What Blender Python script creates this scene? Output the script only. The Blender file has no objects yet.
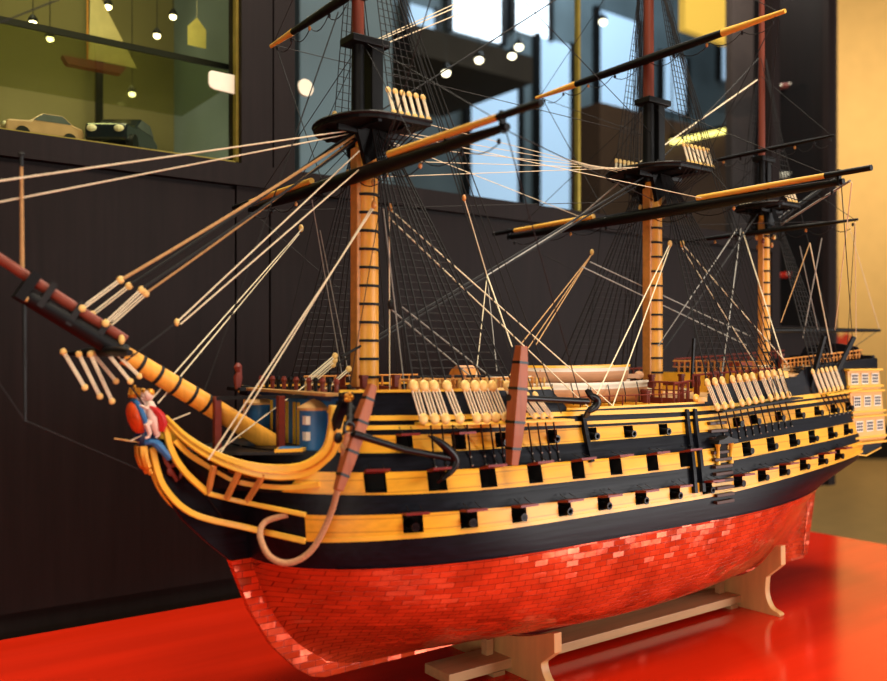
import bpy, math, random
from mathutils import Vector, Matrix
random.seed(7)
sc = bpy.context.scene
COL = sc.collection
K = 0.3048 / 72.0            # one foot of the ship at 1:72
TABLE = 0.80                 # height of the table top above the floor (m)
KEEL = 7.0                   # the keel stands this many ship-feet above the table
def W(p): return Vector((p[0]*K, p[1]*K, (p[2]+KEEL)*K + TABLE))

# ------------------------------------------------------------------ materials
def srgb(c):
    return tuple(((v/255)/12.92 if v/255 <= .04045 else ((v/255+.055)/1.055)**2.4) for v in c)
MATS = {}
def mat(name, rgb, rough=.5, metal=0., var=.12, scale=60., stretch=(1, 1, 1), bump=0., coat=0., spec=.4, emit=0., plank=0.):
    m = bpy.data.materials.new(name); m.use_nodes = True; MATS[name] = m
    nt = m.node_tree; b = nt.nodes['Principled BSDF']
    b.inputs['Roughness'].default_value = rough; b.inputs['Metallic'].default_value = metal
    b.inputs['Coat Weight'].default_value = coat; b.inputs['Coat Roughness'].default_value = .08
    b.inputs['Specular IOR Level'].default_value = spec
    c = srgb(rgb)
    tc = nt.nodes.new('ShaderNodeTexCoord'); mp = nt.nodes.new('ShaderNodeMapping')
    mp.inputs['Scale'].default_value = stretch
    nt.links.new(tc.outputs['Object'], mp.inputs['Vector'])
    n = nt.nodes.new('ShaderNodeTexNoise'); n.inputs['Scale'].default_value = scale; n.inputs['Detail'].default_value = 4
    nt.links.new(mp.outputs['Vector'], n.inputs['Vector'])
    r = nt.nodes.new('ShaderNodeValToRGB')
    r.color_ramp.elements[0].position = .3; r.color_ramp.elements[1].position = .7
    r.color_ramp.elements[0].color = (*[v*(1-var) for v in c], 1)
    r.color_ramp.elements[1].color = (*[min(1, v*(1+var)) for v in c], 1)
    nt.links.new(n.outputs['Fac'], r.inputs['Fac']); col = r.outputs['Color']
    if plank:                                   # plank seams that run along the ship
        wv = nt.nodes.new('ShaderNodeTexWave'); wv.bands_direction = 'Z'; wv.wave_profile = 'SAW'; wv.inputs['Scale'].default_value = plank
        wv.inputs['Distortion'].default_value = .15; nt.links.new(tc.outputs['Object'], wv.inputs['Vector'])
        wr = nt.nodes.new('ShaderNodeValToRGB'); wr.color_ramp.elements[0].position = .0; wr.color_ramp.elements[1].position = .14
        wr.color_ramp.elements[0].color = (.55, .5, .45, 1); wr.color_ramp.elements[1].color = (1, 1, 1, 1)
        nt.links.new(wv.outputs['Fac'], wr.inputs['Fac'])
        mx = nt.nodes.new('ShaderNodeMixRGB'); mx.blend_type = 'MULTIPLY'; mx.inputs['Fac'].default_value = 1
        nt.links.new(col, mx.inputs[1]); nt.links.new(wr.outputs['Color'], mx.inputs[2]); col = mx.outputs['Color']
    nt.links.new(col, b.inputs['Base Color'])
    if bump:
        bp = nt.nodes.new('ShaderNodeBump'); bp.inputs['Strength'].default_value = bump; bp.inputs['Distance'].default_value = .0006
        nt.links.new(n.outputs['Fac'], bp.inputs['Height']); nt.links.new(bp.outputs['Normal'], b.inputs['Normal'])
    if emit:
        nt.links.new(r.outputs['Color'], b.inputs['Emission Color']); b.inputs['Emission Strength'].default_value = emit
    return m
WOODX = (.12, 1, 1)
YEL = mat('ochre paint', (232, 168, 38), .38, var=.10, scale=260, stretch=(.06, 1, 1), bump=.25, plank=36)
YELR = mat('ochre moulding', (238, 182, 58), .35, var=.08, scale=120, stretch=WOODX)
BLK = mat('black paint', (13, 15, 23), .42, var=.4, scale=300, stretch=(.05, 1, 1), bump=.35, spec=.14, plank=40)
BLKR = mat('black spar paint', (9, 8, 9), .45, var=.2, scale=200, spec=.25)
IRON = mat('blackened iron', (8, 8, 9), .4, spec=.3)
PORTIN = mat('port interior', (9, 6, 5), .8)
RED = mat('port lid red', (120, 26, 20), .45, scale=200)
BOLT = mat('bright bolt', (170, 168, 160), .3, metal=.6)
STEPM = mat('step brown', (62, 34, 22), .5)
REDD = mat('oxblood fittings', (112, 40, 28), .5, scale=200)
MASTY = mat('mast ochre', (236, 166, 62), .42, var=.12, scale=220, stretch=(1, 1, .06), bump=.2)
BOOMY = mat('boom varnish', (236, 182, 76), .35, var=.15, scale=200, stretch=(1, .08, 1))
TANW = mat('tan varnished wood', (196, 130, 62), .42, var=.18, scale=180)
MAHOG = mat('red-brown topmast wood', (118, 56, 40), .4, var=.16, scale=180, stretch=(1, 1, .08))
STOCK = mat('anchor stock wood', (150, 78, 38), .5, var=.16, scale=240, stretch=(1, 1, .1), bump=.2)
DECK = mat('deck planking', (190, 142, 84), .5, var=.14, scale=260, stretch=(.04, 1, 1))
CREAM = mat('cream cord', (232, 218, 184), .75, var=.08)
TANROPE = mat('tan rope', (176, 134, 84), .8, var=.15, scale=400)
PINKROPE = mat('hemp cable', (186, 136, 98), .85, var=.22, scale=900, bump=.6)
DARKROPE = mat('tarred rope', (14, 13, 14), .7, var=.2)
DEADW = mat('boxwood deadeye', (224, 182, 104), .45, var=.14, scale=200)
WHITE = mat('boat white', (236, 226, 206), .45, var=.05)
BOATP = mat('boat planking', (198, 146, 106), .5, var=.1, scale=220, stretch=(.06, 1, 1))
BLUE = mat('beakhead blue', (44, 104, 158), .45, var=.12)
BLUED = mat('dark blue trim', (30, 48, 84), .4, var=.12)
SHIELDM = mat('shield orange red', (214, 78, 30), .35, var=.2, scale=300)
CLOTHR = mat('sash red', (190, 30, 28), .45, var=.12)
SKIN = mat('cherub white', (232, 200, 182), .5, var=.06)
GOLD = mat('gilding', (206, 140, 44), .35, metal=.5, var=.2, scale=300)
GLASSW = mat('gallery pane', (86, 92, 98), .15, var=.1)
CRADLE = mat('plywood cradle', (206, 158, 100), .5, var=.12, scale=90, stretch=(1, 1, .15))
CRADLEX = mat('pine batten', (190, 146, 100), .5, var=.14, scale=120, stretch=(.08, 1, 1))
GREYW = mat('grey rope', (150, 148, 142), .8)

def copper():
    m = bpy.data.materials.new('copper plating'); m.use_nodes = True; nt = m.node_tree; N = nt.nodes; L = nt.links
    b = N['Principled BSDF']; b.inputs['Metallic'].default_value = .45; b.inputs['Specular IOR Level'].default_value = .5
    uv = N.new('ShaderNodeUVMap'); uv.uv_map = 'UVMap'
    br = N.new('ShaderNodeTexBrick'); br.inputs['Scale'].default_value = 1
    br.inputs['Brick Width'].default_value = 3.1; br.inputs['Row Height'].default_value = 1.2
    br.inputs['Mortar Size'].default_value = .075; br.inputs['Mortar Smooth'].default_value = .3; br.inputs['Bias'].default_value = 0
    br.inputs['Color1'].default_value = (*srgb((226, 92, 48)), 1); br.inputs['Color2'].default_value = (*srgb((212, 80, 40)), 1)
    br.inputs['Mortar'].default_value = (*srgb((150, 50, 28)), 1)
    L.new(uv.outputs['UV'], br.inputs['Vector'])
    n = N.new('ShaderNodeTexNoise'); n.inputs['Scale'].default_value = .12; n.inputs['Detail'].default_value = 6
    L.new(uv.outputs['UV'], n.inputs['Vector'])
    r = N.new('ShaderNodeValToRGB'); r.color_ramp.elements[0].position = .38; r.color_ramp.elements[1].position = .62
    r.color_ramp.elements[0].color = (.66, .6, .6, 1); r.color_ramp.elements[1].color = (1.12, 1.05, 1, 1)
    L.new(n.outputs['Fac'], r.inputs['Fac'])
    mx = N.new('ShaderNodeMixRGB'); mx.blend_type = 'MULTIPLY'; mx.inputs['Fac'].default_value = .8
    L.new(br.outputs['Color'], mx.inputs[1]); L.new(r.outputs['Color'], mx.inputs[2]); L.new(mx.outputs['Color'], b.inputs['Base Color'])
    # every plate lies at its own slight tilt: low-frequency bump plus seams
    wn = N.new('ShaderNodeTexNoise'); wn.inputs['Scale'].default_value = .45; wn.inputs['Detail'].default_value = 1
    L.new(uv.outputs['UV'], wn.inputs['Vector'])
    b1 = N.new('ShaderNodeBump'); b1.inputs['Strength'].default_value = .22; b1.inputs['Distance'].default_value = .002
    L.new(wn.outputs['Fac'], b1.inputs['Height'])
    bq = N.new('ShaderNodeTexBrick'); bq.inputs['Scale'].default_value = 1
    for nm in ('Brick Width', 'Row Height', 'Mortar Size', 'Mortar Smooth', 'Bias'): bq.inputs[nm].default_value = br.inputs[nm].default_value
    bq.inputs['Color1'].default_value = (0, 0, 0, 1); bq.inputs['Color2'].default_value = (1, 1, 1, 1); bq.inputs['Mortar'].default_value = (.5, .5, .5, 1)
    L.new(uv.outputs['UV'], bq.inputs['Vector'])
    def mth(op, a, v1, v2=None):
        k = N.new('ShaderNodeMath'); k.operation = op; L.new(a, k.inputs[0]); k.inputs[1].default_value = v1
        if v2 is not None: k.inputs[2].default_value = v2
        return k.outputs[0]
    r1 = mth('MULTIPLY_ADD', bq.outputs['Color'], .2, -.1)
    r2 = mth('MULTIPLY_ADD', mth('FRACT', mth('MULTIPLY', bq.outputs['Color'], 7.31), 0), .36, -.18)
    cv = N.new('ShaderNodeCombineXYZ'); L.new(r1, cv.inputs[0]); L.new(r2, cv.inputs[2])
    av = N.new('ShaderNodeVectorMath'); av.operation = 'ADD'; L.new(b1.outputs['Normal'], av.inputs[0]); L.new(cv.outputs[0], av.inputs[1])
    nv = N.new('ShaderNodeVectorMath'); nv.operation = 'NORMALIZE'; L.new(av.outputs[0], nv.inputs[0])
    b2 = N.new('ShaderNodeBump'); b2.inputs['Strength'].default_value = .5; b2.inputs['Distance'].default_value = .0008; b2.invert = True
    L.new(br.outputs['Fac'], b2.inputs['Height']); L.new(nv.outputs[0], b2.inputs['Normal']); L.new(b2.outputs['Normal'], b.inputs['Normal'])
    rr = N.new('ShaderNodeMapRange'); rr.inputs['To Min'].default_value = .12; rr.inputs['To Max'].default_value = .34
    L.new(n.outputs['Fac'], rr.inputs['Value']); L.new(rr.outputs['Result'], b.inputs['Roughness'])
    return m
COPPER = copper()

def glass(name, tint, refl):
    m = bpy.data.materials.new(name); m.use_nodes = True; nt = m.node_tree
    for n in list(nt.nodes):
        if n.type != 'OUTPUT_MATERIAL': nt.nodes.remove(n)
    out = [n for n in nt.nodes if n.type == 'OUTPUT_MATERIAL'][0]
    t = nt.nodes.new('ShaderNodeBsdfTransparent'); t.inputs['Color'].default_value = (*tint, 1)
    g = nt.nodes.new('ShaderNodeBsdfGlossy'); g.inputs['Roughness'].default_value = .02
    lw = nt.nodes.new('ShaderNodeLayerWeight'); lw.inputs['Blend'].default_value = .5
    pw = nt.nodes.new('ShaderNodeMath'); pw.operation = 'POWER'; pw.inputs[1].default_value = 5.; nt.links.new(lw.outputs['Facing'], pw.inputs[0])
    fr = nt.nodes.new('ShaderNodeMath'); fr.operation = 'MULTIPLY_ADD'; fr.inputs[1].default_value = .6; fr.inputs[2].default_value = (refl-1)**2/(refl+1)**2
    nt.links.new(pw.outputs[0], fr.inputs[0])
    mx = nt.nodes.new('ShaderNodeMixShader')
    nt.links.new(fr.outputs[0], mx.inputs[0]); nt.links.new(t.outputs[0], mx.inputs[1]); nt.links.new(g.outputs[0], mx.inputs[2])
    nt.links.new(mx.outputs[0], out.inputs['Surface'])
    return m
def emis(name, rgb, s):
    m = bpy.data.materials.new(name); m.use_nodes = True; b = m.node_tree.nodes['Principled BSDF']
    c = srgb(rgb); b.inputs['Base Color'].default_value = (*c, 1)
    b.inputs['Emission Color'].default_value = (*c, 1); b.inputs['Emission Strength'].default_value = s
    return m

# ------------------------------------------------------------------ mesh builder
class MB:
    def __init__(s): s.v = []; s.f = []; s.m = []; s.uv = []; s.cur = 0
    def vert(s, p, uv=None): s.v.append(tuple(p)); s.uv.append(uv or (0, 0)); return len(s.v)-1
    def face(s, ix): s.f.append(tuple(ix)); s.m.append(s.cur)
    def quad(s, a, b, c, d): s.face([s.vert(a), s.vert(b), s.vert(c), s.vert(d)])
    def box(s, c, d, rot=None):
        c = Vector(c); o = []
        for sx, sy, sz in ((-1,-1,-1),(1,-1,-1),(1,1,-1),(-1,1,-1),(-1,-1,1),(1,-1,1),(1,1,1),(-1,1,1)):
            q = Vector((sx*d[0]/2, sy*d[1]/2, sz*d[2]/2))
            if rot is not None: q = rot @ q
            o.append(s.vert(c+q))
        for q in ((0,3,2,1),(4,5,6,7),(0,1,5,4),(1,2,6,5),(2,3,7,6),(3,0,4,7)): s.face([o[i] for i in q])
        return s
    def bar(s, a, b, w, h, up=(0, 0, 1)):
        """a rectangular bar from a to b"""
        a = Vector(a); b = Vector(b); d = (b-a); l = d.length; d.normalize()
        u = Vector(up)
        if abs(d.dot(u)) > .95: u = Vector((1, 0, 0))
        sd = d.cross(u).normalized(); u2 = sd.cross(d).normalized()
        R = Matrix((d, sd, u2)).transposed()
        return s.box((a+b)/2, (l, w, h), R)
    def tube(s, pts, r, n=8, cap=True):
        pts = [Vector(p) for p in pts]; m = len(pts)
        rs = r if isinstance(r, (list, tuple)) else [r]*m
        u = None; rings = []
        for i, p in enumerate(pts):
            t = (pts[min(i+1, m-1)]-pts[max(i-1, 0)])
            if t.length < 1e-9: t = Vector((0, 0, 1))
            t.normalize()
            if u is None:
                a = Vector((0, 0, 1)) if abs(t.z) < .9 else Vector((1, 0, 0))
                u = t.cross(a).normalized()
            else:
                u = (u - t*u.dot(t)); u.normalize()
            w = t.cross(u)
            rings.append([s.vert(p + (u*math.cos(2*math.pi*k/n)+w*math.sin(2*math.pi*k/n))*rs[i]) for k in range(n)])
        for a, b in zip(rings, rings[1:]):
            for k in range(n): s.face([a[k], a[(k+1) % n], b[(k+1) % n], b[k]])
        if cap: s.face(rings[0][::-1]); s.face(rings[-1])
        return s
    def ell(s, c, r, n=10, m=7, rot=None):
        c = Vector(c); rings = []
        def P(q):
            q = Vector(q)
            if rot is not None: q = rot @ q
            return s.vert(c+q)
        top = P((0, 0, r[2])); bot = P((0, 0, -r[2]))
        for i in range(1, m):
            a = math.pi*i/m
            rings.append([P((r[0]*math.sin(a)*math.cos(2*math.pi*k/n), r[1]*math.sin(a)*math.sin(2*math.pi*k/n), r[2]*math.cos(a))) for k in range(n)])
        for k in range(n):
            s.face([top, rings[0][k], rings[0][(k+1) % n]]); s.face([bot, rings[-1][(k+1) % n], rings[-1][k]])
        for a, b in zip(rings, rings[1:]):
            for k in range(n): s.face([a[k], b[k], b[(k+1) % n], a[(k+1) % n]])
        return s
    def prism(s, poly, d, f):
        """poly: 2-D points, extruded by f(u, v, w) for w in d"""
        a = [s.vert(f(u, v, d[0])) for u, v in poly]; b = [s.vert(f(u, v, d[1])) for u, v in poly]
        s.face(a[::-1]); s.face(b); n = len(poly)
        for i in range(n): s.face([a[i], a[(i+1) % n], b[(i+1) % n], b[i]])
        return s
    def sweep(s, pts, w, h, side=None):
        """rectangular section along a path; w measured along SIDE, h across"""
        pts = [Vector(p) for p in pts]; m = len(pts); rings = []
        for i, p in enumerate(pts):
            t = (pts[min(i+1, m-1)]-pts[max(i-1, 0)]).normalized()
            sd = Vector(side) if side else Vector((0, 1, 0))
            sd = (sd - t*sd.dot(t)).normalized(); u = t.cross(sd)
            ww = w[i] if isinstance(w, list) else w; hh = h[i] if isinstance(h, list) else h
            rings.append([s.vert(p+sd*ww/2*a+u*hh/2*b) for a, b in ((-1,-1),(1,-1),(1,1),(-1,1))])
        for a, b in zip(rings, rings[1:]):
            for k in range(4): s.face([a[k], a[(k+1) % 4], b[(k+1) % 4], b[k]])
        s.face(rings[0][::-1]); s.face(rings[-1])
        return s
    def build(s, name, mats, parent=None, smooth=False, uv=False, bevel=0., org=None, fix=True):
        """org: ship-feet point that becomes the object's origin (its own place under the parent)"""
        me = bpy.data.meshes.new(name)
        o0 = Vector(org) if org is not None else Vector((0, 0, 0))
        me.from_pydata([tuple((Vector(p)-o0)*K) for p in s.v], [], s.f)
        for m in (mats if isinstance(mats, (list, tuple)) else [mats]): me.materials.append(m)
        me.polygons.foreach_set('material_index', s.m)
        if uv:
            l = me.uv_layers.new(name='UVMap')
            for lp in me.loops: l.data[lp.index].uv = s.uv[lp.vertex_index]
        me.update()
        if fix:
            import bmesh
            bm = bmesh.new(); bm.from_mesh(me); bmesh.ops.recalc_face_normals(bm, faces=bm.faces[:]); bm.to_mesh(me); bm.free()
        if smooth:
            me.polygons.foreach_set('use_smooth', [True]*len(me.polygons))
            me.set_sharp_from_angle(angle=math.radians(40))
        o = bpy.data.objects.new(name, me); COL.objects.link(o)
        if parent is not None:
            o.parent = parent; o.location = (o0-Vector(parent.get('org', (0, 0, 0))))*K
            o['org'] = tuple(o0)
        else:
            o.location = W(o0)
            o['org'] = tuple(o0)
        if bevel:
            b = o.modifiers.new('bevel', 'BEVEL'); b.width = bevel*K; b.segments = 2; b.limit_method = 'ANGLE'
        return o
def tag(o, label, cat, group=None, kind=None):
    o['label'] = label; o['category'] = cat
    if group: o['group'] = group
    if kind: o['kind'] = kind
    return o
def thing(name, org, label, cat, group=None):
    o = bpy.data.objects.new(name, None); COL.objects.link(o); o.location = W(org); o['org'] = tuple(org); o.empty_display_size = .02
    return tag(o, label, cat, group)
def struct(o): o['kind'] = 'structure'; return o
def lerp(a, b, t): return tuple(a[i]+(b[i]-a[i])*t for i in range(len(a)))
def sagged(a, b, sag=0., n=8):
    return [(*lerp(a, b, i/n)[:2], lerp(a, b, i/n)[2]-sag*4*(i/n)*(1-i/n)) for i in range(n+1)] if sag else [a, b]
def curve(pts, n=6):
    """Catmull-Rom through pts"""
    P = [Vector(p) for p in pts]; out = []
    for i in range(len(P)-1):
        a, b, c, d = P[max(i-1, 0)], P[i], P[i+1], P[min(i+2, len(P)-1)]
        for k in range(n):
            u = k/n
            out.append(.5*((2*b)+(c-a)*u+(2*a-5*b+4*c-d)*u*u+(3*b-a-3*c+d)*u**3))
    out.append(P[-1]); return out
def lin(x,tab):
    if x<=tab[0][0]: return tab[0][1]
    for (a,b),(c,d) in zip(tab,tab[1:]):
        if x<=c: return b+(d-b)*(x-a)/(c-a)
    return tab[-1][1]
def smo(x,tab):   # catmull-rom in x
    if x<=tab[0][0]: return tab[0][1]
    if x>=tab[-1][0]: return tab[-1][1]
    n=len(tab)
    for i in range(n-1):
        if x<=tab[i+1][0]:
            x0,y0=tab[i];x1,y1=tab[i+1];h=x1-x0
            m0=(y1-tab[i-1][1])/(x1-tab[i-1][0]) if i>0 else (y1-y0)/h
            m1=(tab[i+2][1]-y0)/(tab[i+2][0]-x0) if i<n-2 else (y1-y0)/h
            u=(x-x0)/h
            return y0*(2*u**3-3*u*u+1)+h*m0*(u**3-2*u*u+u)+y1*(3*u*u-2*u**3)+h*m1*(u**3-u*u)
TS=[(0,20),(1,15.5),(2.7,12),(7.7,6.5),(14.6,2),(23.7,-1.6),(30,-2.6),(40,-3),(60,-3)]
TE=[(0,168),(24,172.5),(30,174.5),(34,176),(40,179),(47,182),(60,187)]
BM=[(0,.8),(.8,1.2),(1.5,7),(3,13),(5,17.8),(8,21.3),(12,24),(16,25.6),(20,26.5),(24,27),(28,27),(32,26.4),(36,25.4),(40,24),(44,22.7),(48,21.7),(52,21),(60,20.2)]
LE=[(0,75),(5,66),(10,57),(16,50),(24,45),(36,42),(60,36)]
GE=[(0,1.4),(4,1.2),(8,.95),(15,.62),(24,.4),(34,.38),(60,.4)]
LR=[(0,95),(10,88),(24,78),(32,85),(60,110)]
GR=[(0,1.7),(5,1.5),(12,1.25),(18,1.05),(24,.75),(28,.62),(34,.7),(60,.9)]
BE=[(0,.8),(24,.8),(26,4),(28,9),(30,13),(32,15),(36,16),(44,15.5),(52,14.5),(60,13)]
def ts(h): return smo(h,TS)
def te(h): return smo(h,TE)
def B(t,h):
    a,e=ts(h),te(h)
    if t<=a or t>e: return 0.5 if t<=a else 0.
    bm=smo(h,BM)
    u=min(1,(t-a)/lin(h,LE)); w=min(1,(e-t)/lin(h,LR))
    f=(1-(1-u)**2)**lin(h,GE); r=(1-(1-w)**2)**lin(h,GR)
    be=lin(h,BE)
    return max(.5,min(.5+(bm-.5)*f, be+(bm-be)*r))
# ------------------------------------------------------------------ the ship: hull
SHIP = thing('ship_model', (90, 0, 0), 'large wooden three-masted warship model, black and ochre striped hull with copper red bottom', 'ship model')
LB = [(-3, 28.2), (15, 28.6), (60, 28.7), (90, 28.8), (110, 29.6), (155, 31.6), (180, 32.8)]
LT = [(-3, 32.7), (15, 32.5), (60, 31.8), (90, 31.9), (110, 32.8), (155, 35), (180, 36.2)]
ML = [(-3, 36.2), (15, 35.6), (35, 35.3), (66, 35), (90, 35.1), (110, 35.9), (155, 37.4), (180, 38.4)]
MT = [(-3, 39.7), (15, 39.2), (66, 38.5), (90, 38.4), (110, 39.3), (155, 40.6), (180, 41.7)]
UB = [(-3, 43), (15, 42.2), (66, 41.8), (91, 41.9), (114, 42.6), (157, 43.6), (180, 44.4)]
UT = [(-3, 45.6), (15, 45.1), (66, 44.4), (91, 44.2), (115, 45), (158, 46.2), (180, 47)]
S1B = [(-3, 46.2), (16, 46), (62, 45.0), (92, 44.9), (115, 45.9), (158, 47.2), (180, 48)]
S1T = [(-3, 46.9), (16, 46.7), (62, 45.6), (92, 45.5), (115, 46.5), (158, 47.8), (180, 48.6)]
S2B = [(-3, 47.8), (16, 47.5), (62, 46.7), (93, 46.4), (118, 47.2), (160, 48.5), (180, 49.6)]
S2T = [(-3, 48.6), (16, 48.3), (62, 47.5), (93, 47.3), (118, 48.2), (160, 49.5), (180, 50.6)]
TOP = [(-3, 52.2), (48.5, 52.0), (50.5, 47.9), (91.5, 47.9), (93.5, 51.4), (127, 52.6), (131, 55), (160, 56.8), (190, 58)]
WL = [(-6, 23.7), (140, 23.9), (176, 25.6)]
def sh(tab, t): return smo(t, tab)
A0, E0 = ts(32), te(32)
def P(tn, h, side=-1, off=0.):
    s = (tn-A0)/(E0-A0); a, e = ts(h), te(h); t = a+s*(e-a)
    return (t, side*(B(t, h)+off), h)
COLS = [A0+16*(i/16)**2 for i in range(16)] + [13.5+(E0-13.5)*i/72 for i in range(73)]
def cols(t0=None, t1=None, extra=()):
    c = [t for t in COLS if (t0 is None or t > t0+.2) and (t1 is None or t < t1-.2)]
    if t0 is not None: c = [t0]+c
    if t1 is not None: c = c+[t1]
    for e in extra: c = [t for t in c if abs(t-e) > .35]
    return sorted(c+list(extra))
def strip(mb, lo, hi, side, rows=2, t0=None, t1=None, ports=(), stern=True):
    """planking between two sheer lines; PORTS are (t0, t1, z0, z1) openings"""
    ex = sorted({p for q in ports for p in q[:2]})
    cs = cols(t0, t1, ex)
    G = []
    for t in cs:
        l, h = lo(t), hi(t)
        fr = [i/rows for i in range(rows+1)] if not ports else [0, ports[0][2], ports[0][3], 1]
        G.append([mb.vert(P(t, l+(h-l)*f, side)) for f in fr])
    for i in range(len(cs)-1):
        tm = (cs[i]+cs[i+1])/2
        for j in range(len(G[0])-1):
            if ports and j == 1 and any(p[0] < tm < p[1] for p in ports): continue
            mb.face([G[i][j], G[i+1][j], G[i+1][j+1], G[i][j+1]])
    if stern and t1 is None and side == 1:      # the flat stern closes both sides
        t = cs[-1]
        for j in range(rows if not ports else 3):
            l, h = lo(t), hi(t); n = len(G[0])-1
            z0, z1 = l+(h-l)*j/n, l+(h-l)*(j+1)/n
            mb.quad(P(t, z0, 1), P(t, z0, -1), P(t, z1, -1), P(t, z1, 1))
LOWP = [16.7, 26.5, 36.8, 47.7, 58.0, 68.5, 78.8, 89.4, 100.4, 109.8, 118.9, 128.6, 138.2, 147.9]
MIDP = [11.4, 21.4, 31.1, 41.5, 52.1, 62.2, 72.8, 82.9, 104.7, 114.6, 124.4, 133.7, 143.9, 153.3]
UPP = [16.6, 26.2, 35.0, 46.8, 57.0, 67.1, 77.4, 102.2, 108.9, 119.1, 128.2, 137.4, 146.0, 154.5]
PW = 3.3
def F(tab): return lambda t: sh(tab, t)
lowp = [(t-PW/2, t+PW/2, .2, .98) for t in LOWP]
midp = [(t-PW/2, t+PW/2, .1, .98) for t in MIDP]
upp = [(t-1.35, t+1.35, .08, .97) for t in UPP]
hp = MB()
for side in (-1, 1):
    hp.cur = 0
    strip(hp, F(WL), F(LB), side, 3)
    strip(hp, F(LT), F(ML), side)
    strip(hp, F(MT), F(UB), side)
    strip(hp, F(UT), F(S1B), side, 1, t0=6.5)
    strip(hp, F(S1T), F(S2B), side, 1, t0=6.5)
    hp.cur = 1
    strip(hp, F(LB), F(LT), side, t0=1.7, ports=lowp if side < 0 else ())
    hp.cur = 0; strip(hp, F(LB), F(LT), side, t1=1.7); hp.cur = 1
    strip(hp, F(ML), F(MT), side, ports=midp if side < 0 else ())
    strip(hp, F(UB), F(UT), side, t0=6.5, ports=upp if side < 0 else ())
    strip(hp, F(S1B), F(S1T), side, 1, t0=6.5)
    strip(hp, F(S2B), F(S2T), side, 1, t0=6.5)
hp.build('hull_planking', [BLK, YEL], SHIP, smooth=True, org=(90, 0, 38), fix=False)
bw = MB()
for side in (-1, 1): strip(bw, F(S2T), lambda t: lin(t, TOP), side, 2, t0=6.5)
o = bw.build('bulwark', [BLK], SHIP, org=(90, 0, 50), fix=False)
# raised mouldings that run along the side
def moulding(name, lo, hi, out, m, t0, t1, parent=SHIP, side=-1, step=2.0):
    n = max(2, int((t1-t0)/step)); mb = MB(); R = []
    for i in range(n+1):
        t = t0+(t1-t0)*i/n; a, b = lo(t), hi(t)
        R.append([mb.vert(p) for p in (P(t, a, side, -.1), P(t, a, side, out), P(t, b, side, out), P(t, b, side, -.1))])
    for a, b in zip(R, R[1:]):
        for k in range(4): mb.face([a[k], a[(k+1) % 4], b[(k+1) % 4], b[k]])
    mb.face(R[0][::-1]); mb.face(R[-1])
    return mb.build(name, m, parent, smooth=True, org=P((t0+t1)/2, (lo((t0+t1)/2)+hi((t0+t1)/2))/2, side))
moulding('rail_moulding', F(S1B), F(S1T), .3, YELR, 7, 160)
moulding('rail_moulding', F(S2B), F(S2T), .38, YELR, 7, 160)
moulding('rail_moulding', lambda t: sh(LB, t)-.12, lambda t: sh(LB, t)+.55, .22, YELR, 3, 172)
moulding('wale_moulding', lambda t: sh(UB, t)-.35, lambda t: sh(UB, t), .22, BLK, 7, 172)
moulding('wale_moulding', lambda t: sh(WL, t), lambda t: sh(WL, t)+.3, .12, BLK, 5, 160)
moulding('cap_rail', lambda t: lin(t, TOP), lambda t: lin(t, TOP)+.45, .3, YELR, 7, 47.5)
moulding('cap_rail', lambda t: lin(t, TOP), lambda t: lin(t, TOP)+.4, .3, YELR, 51, 91)
moulding('cap_rail', lambda t: lin(t, TOP), lambda t: lin(t, TOP)+.4, .3, BLK, 94, 127)
moulding('cap_rail', lambda t: lin(t, TOP), lambda t: lin(t, TOP)+.4, .25, BLK, 131.5, 178)
moulding('cap_rail', lambda t: lin(t, TOP), lambda t: lin(t, TOP)+.45, .3, YELR, 7, 47.5, side=1)
# copper bottom
cb = MB(); HS = [.7, 1.0, 1.3, 1.7, 2.3, 3, 4, 5, 6.5, 8, 10, 12, 14, 16, 18, 20, 22, 99]
cc = [A0+20*(i/20)**2 for i in range(20)] + [18+(E0-18)*i/70 for i in range(71)]
for side in (-1, 1):
    G = []
    for tn in cc:
        row = []; g = 0; last = None
        for h in HS:
            if h == 99: h = sh(WL, tn)
            p = P(tn, h, side)
            if last: g += (Vector(p)-Vector(last)).length
            last = p; row.append((p, g))
        G.append([cb.vert(p, (p[0]*.8+tn*.2, -8+g-row[-1][1]*1.0)) for p, g in row])
    for a, b in zip(G, G[1:]):
        for j in range(len(HS)-1): cb.face([a[j], b[j], b[j+1], a[j+1]])
cb.build('copper_bottom', COPPER, SHIP, smooth=True, uv=True, org=(88, 0, 12), fix=False)
def slab(name, poly, hw, m, parent=SHIP, uv=False, smooth=False, bevel=.12):
    mb = MB(); mb.prism(poly, (-hw, hw), lambda u, v, w: (u, w, v))
    mb.uv = [(p[0], p[2]) for p in mb.v]
    cx = sum(p[0] for p in poly)/len(poly); cz = sum(p[1] for p in poly)/len(poly)
    return mb.build(name, m, parent, uv=True, smooth=smooth, bevel=bevel, org=(cx, 0, cz))
slab('keel', [(13, 0), (169.5, 0), (169.5, 1.2), (18, 1.2)], .75, COPPER)
slab('cutwater', [(13, 0), (10.2, .7), (7.2, 2.7), (2.4, 7.7), (-1.7, 14.6), (-5.3, 23.7), (1, 23.7), (4, 14.6), (8.5, 7.7), (13, 2.9), (22, 1.2)], .85, COPPER)
slab('knee_of_the_head', [(-5.3, 23.72), (-9, 27), (-13.2, 31.3), (-16.9, 37), (-18.6, 42.8), (-18.4, 45), (-15.5, 44.6), (-11.5, 40.4), (-6, 38), (2, 38), (2, 23.72)], .7, BLK)
slab('rudder', [(169, .6), (171.3, .9), (172.4, 6), (174.6, 15), (177, 25), (178.5, 36), (174.5, 36), (172.6, 24), (170.8, 12)], .7, COPPER)
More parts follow.
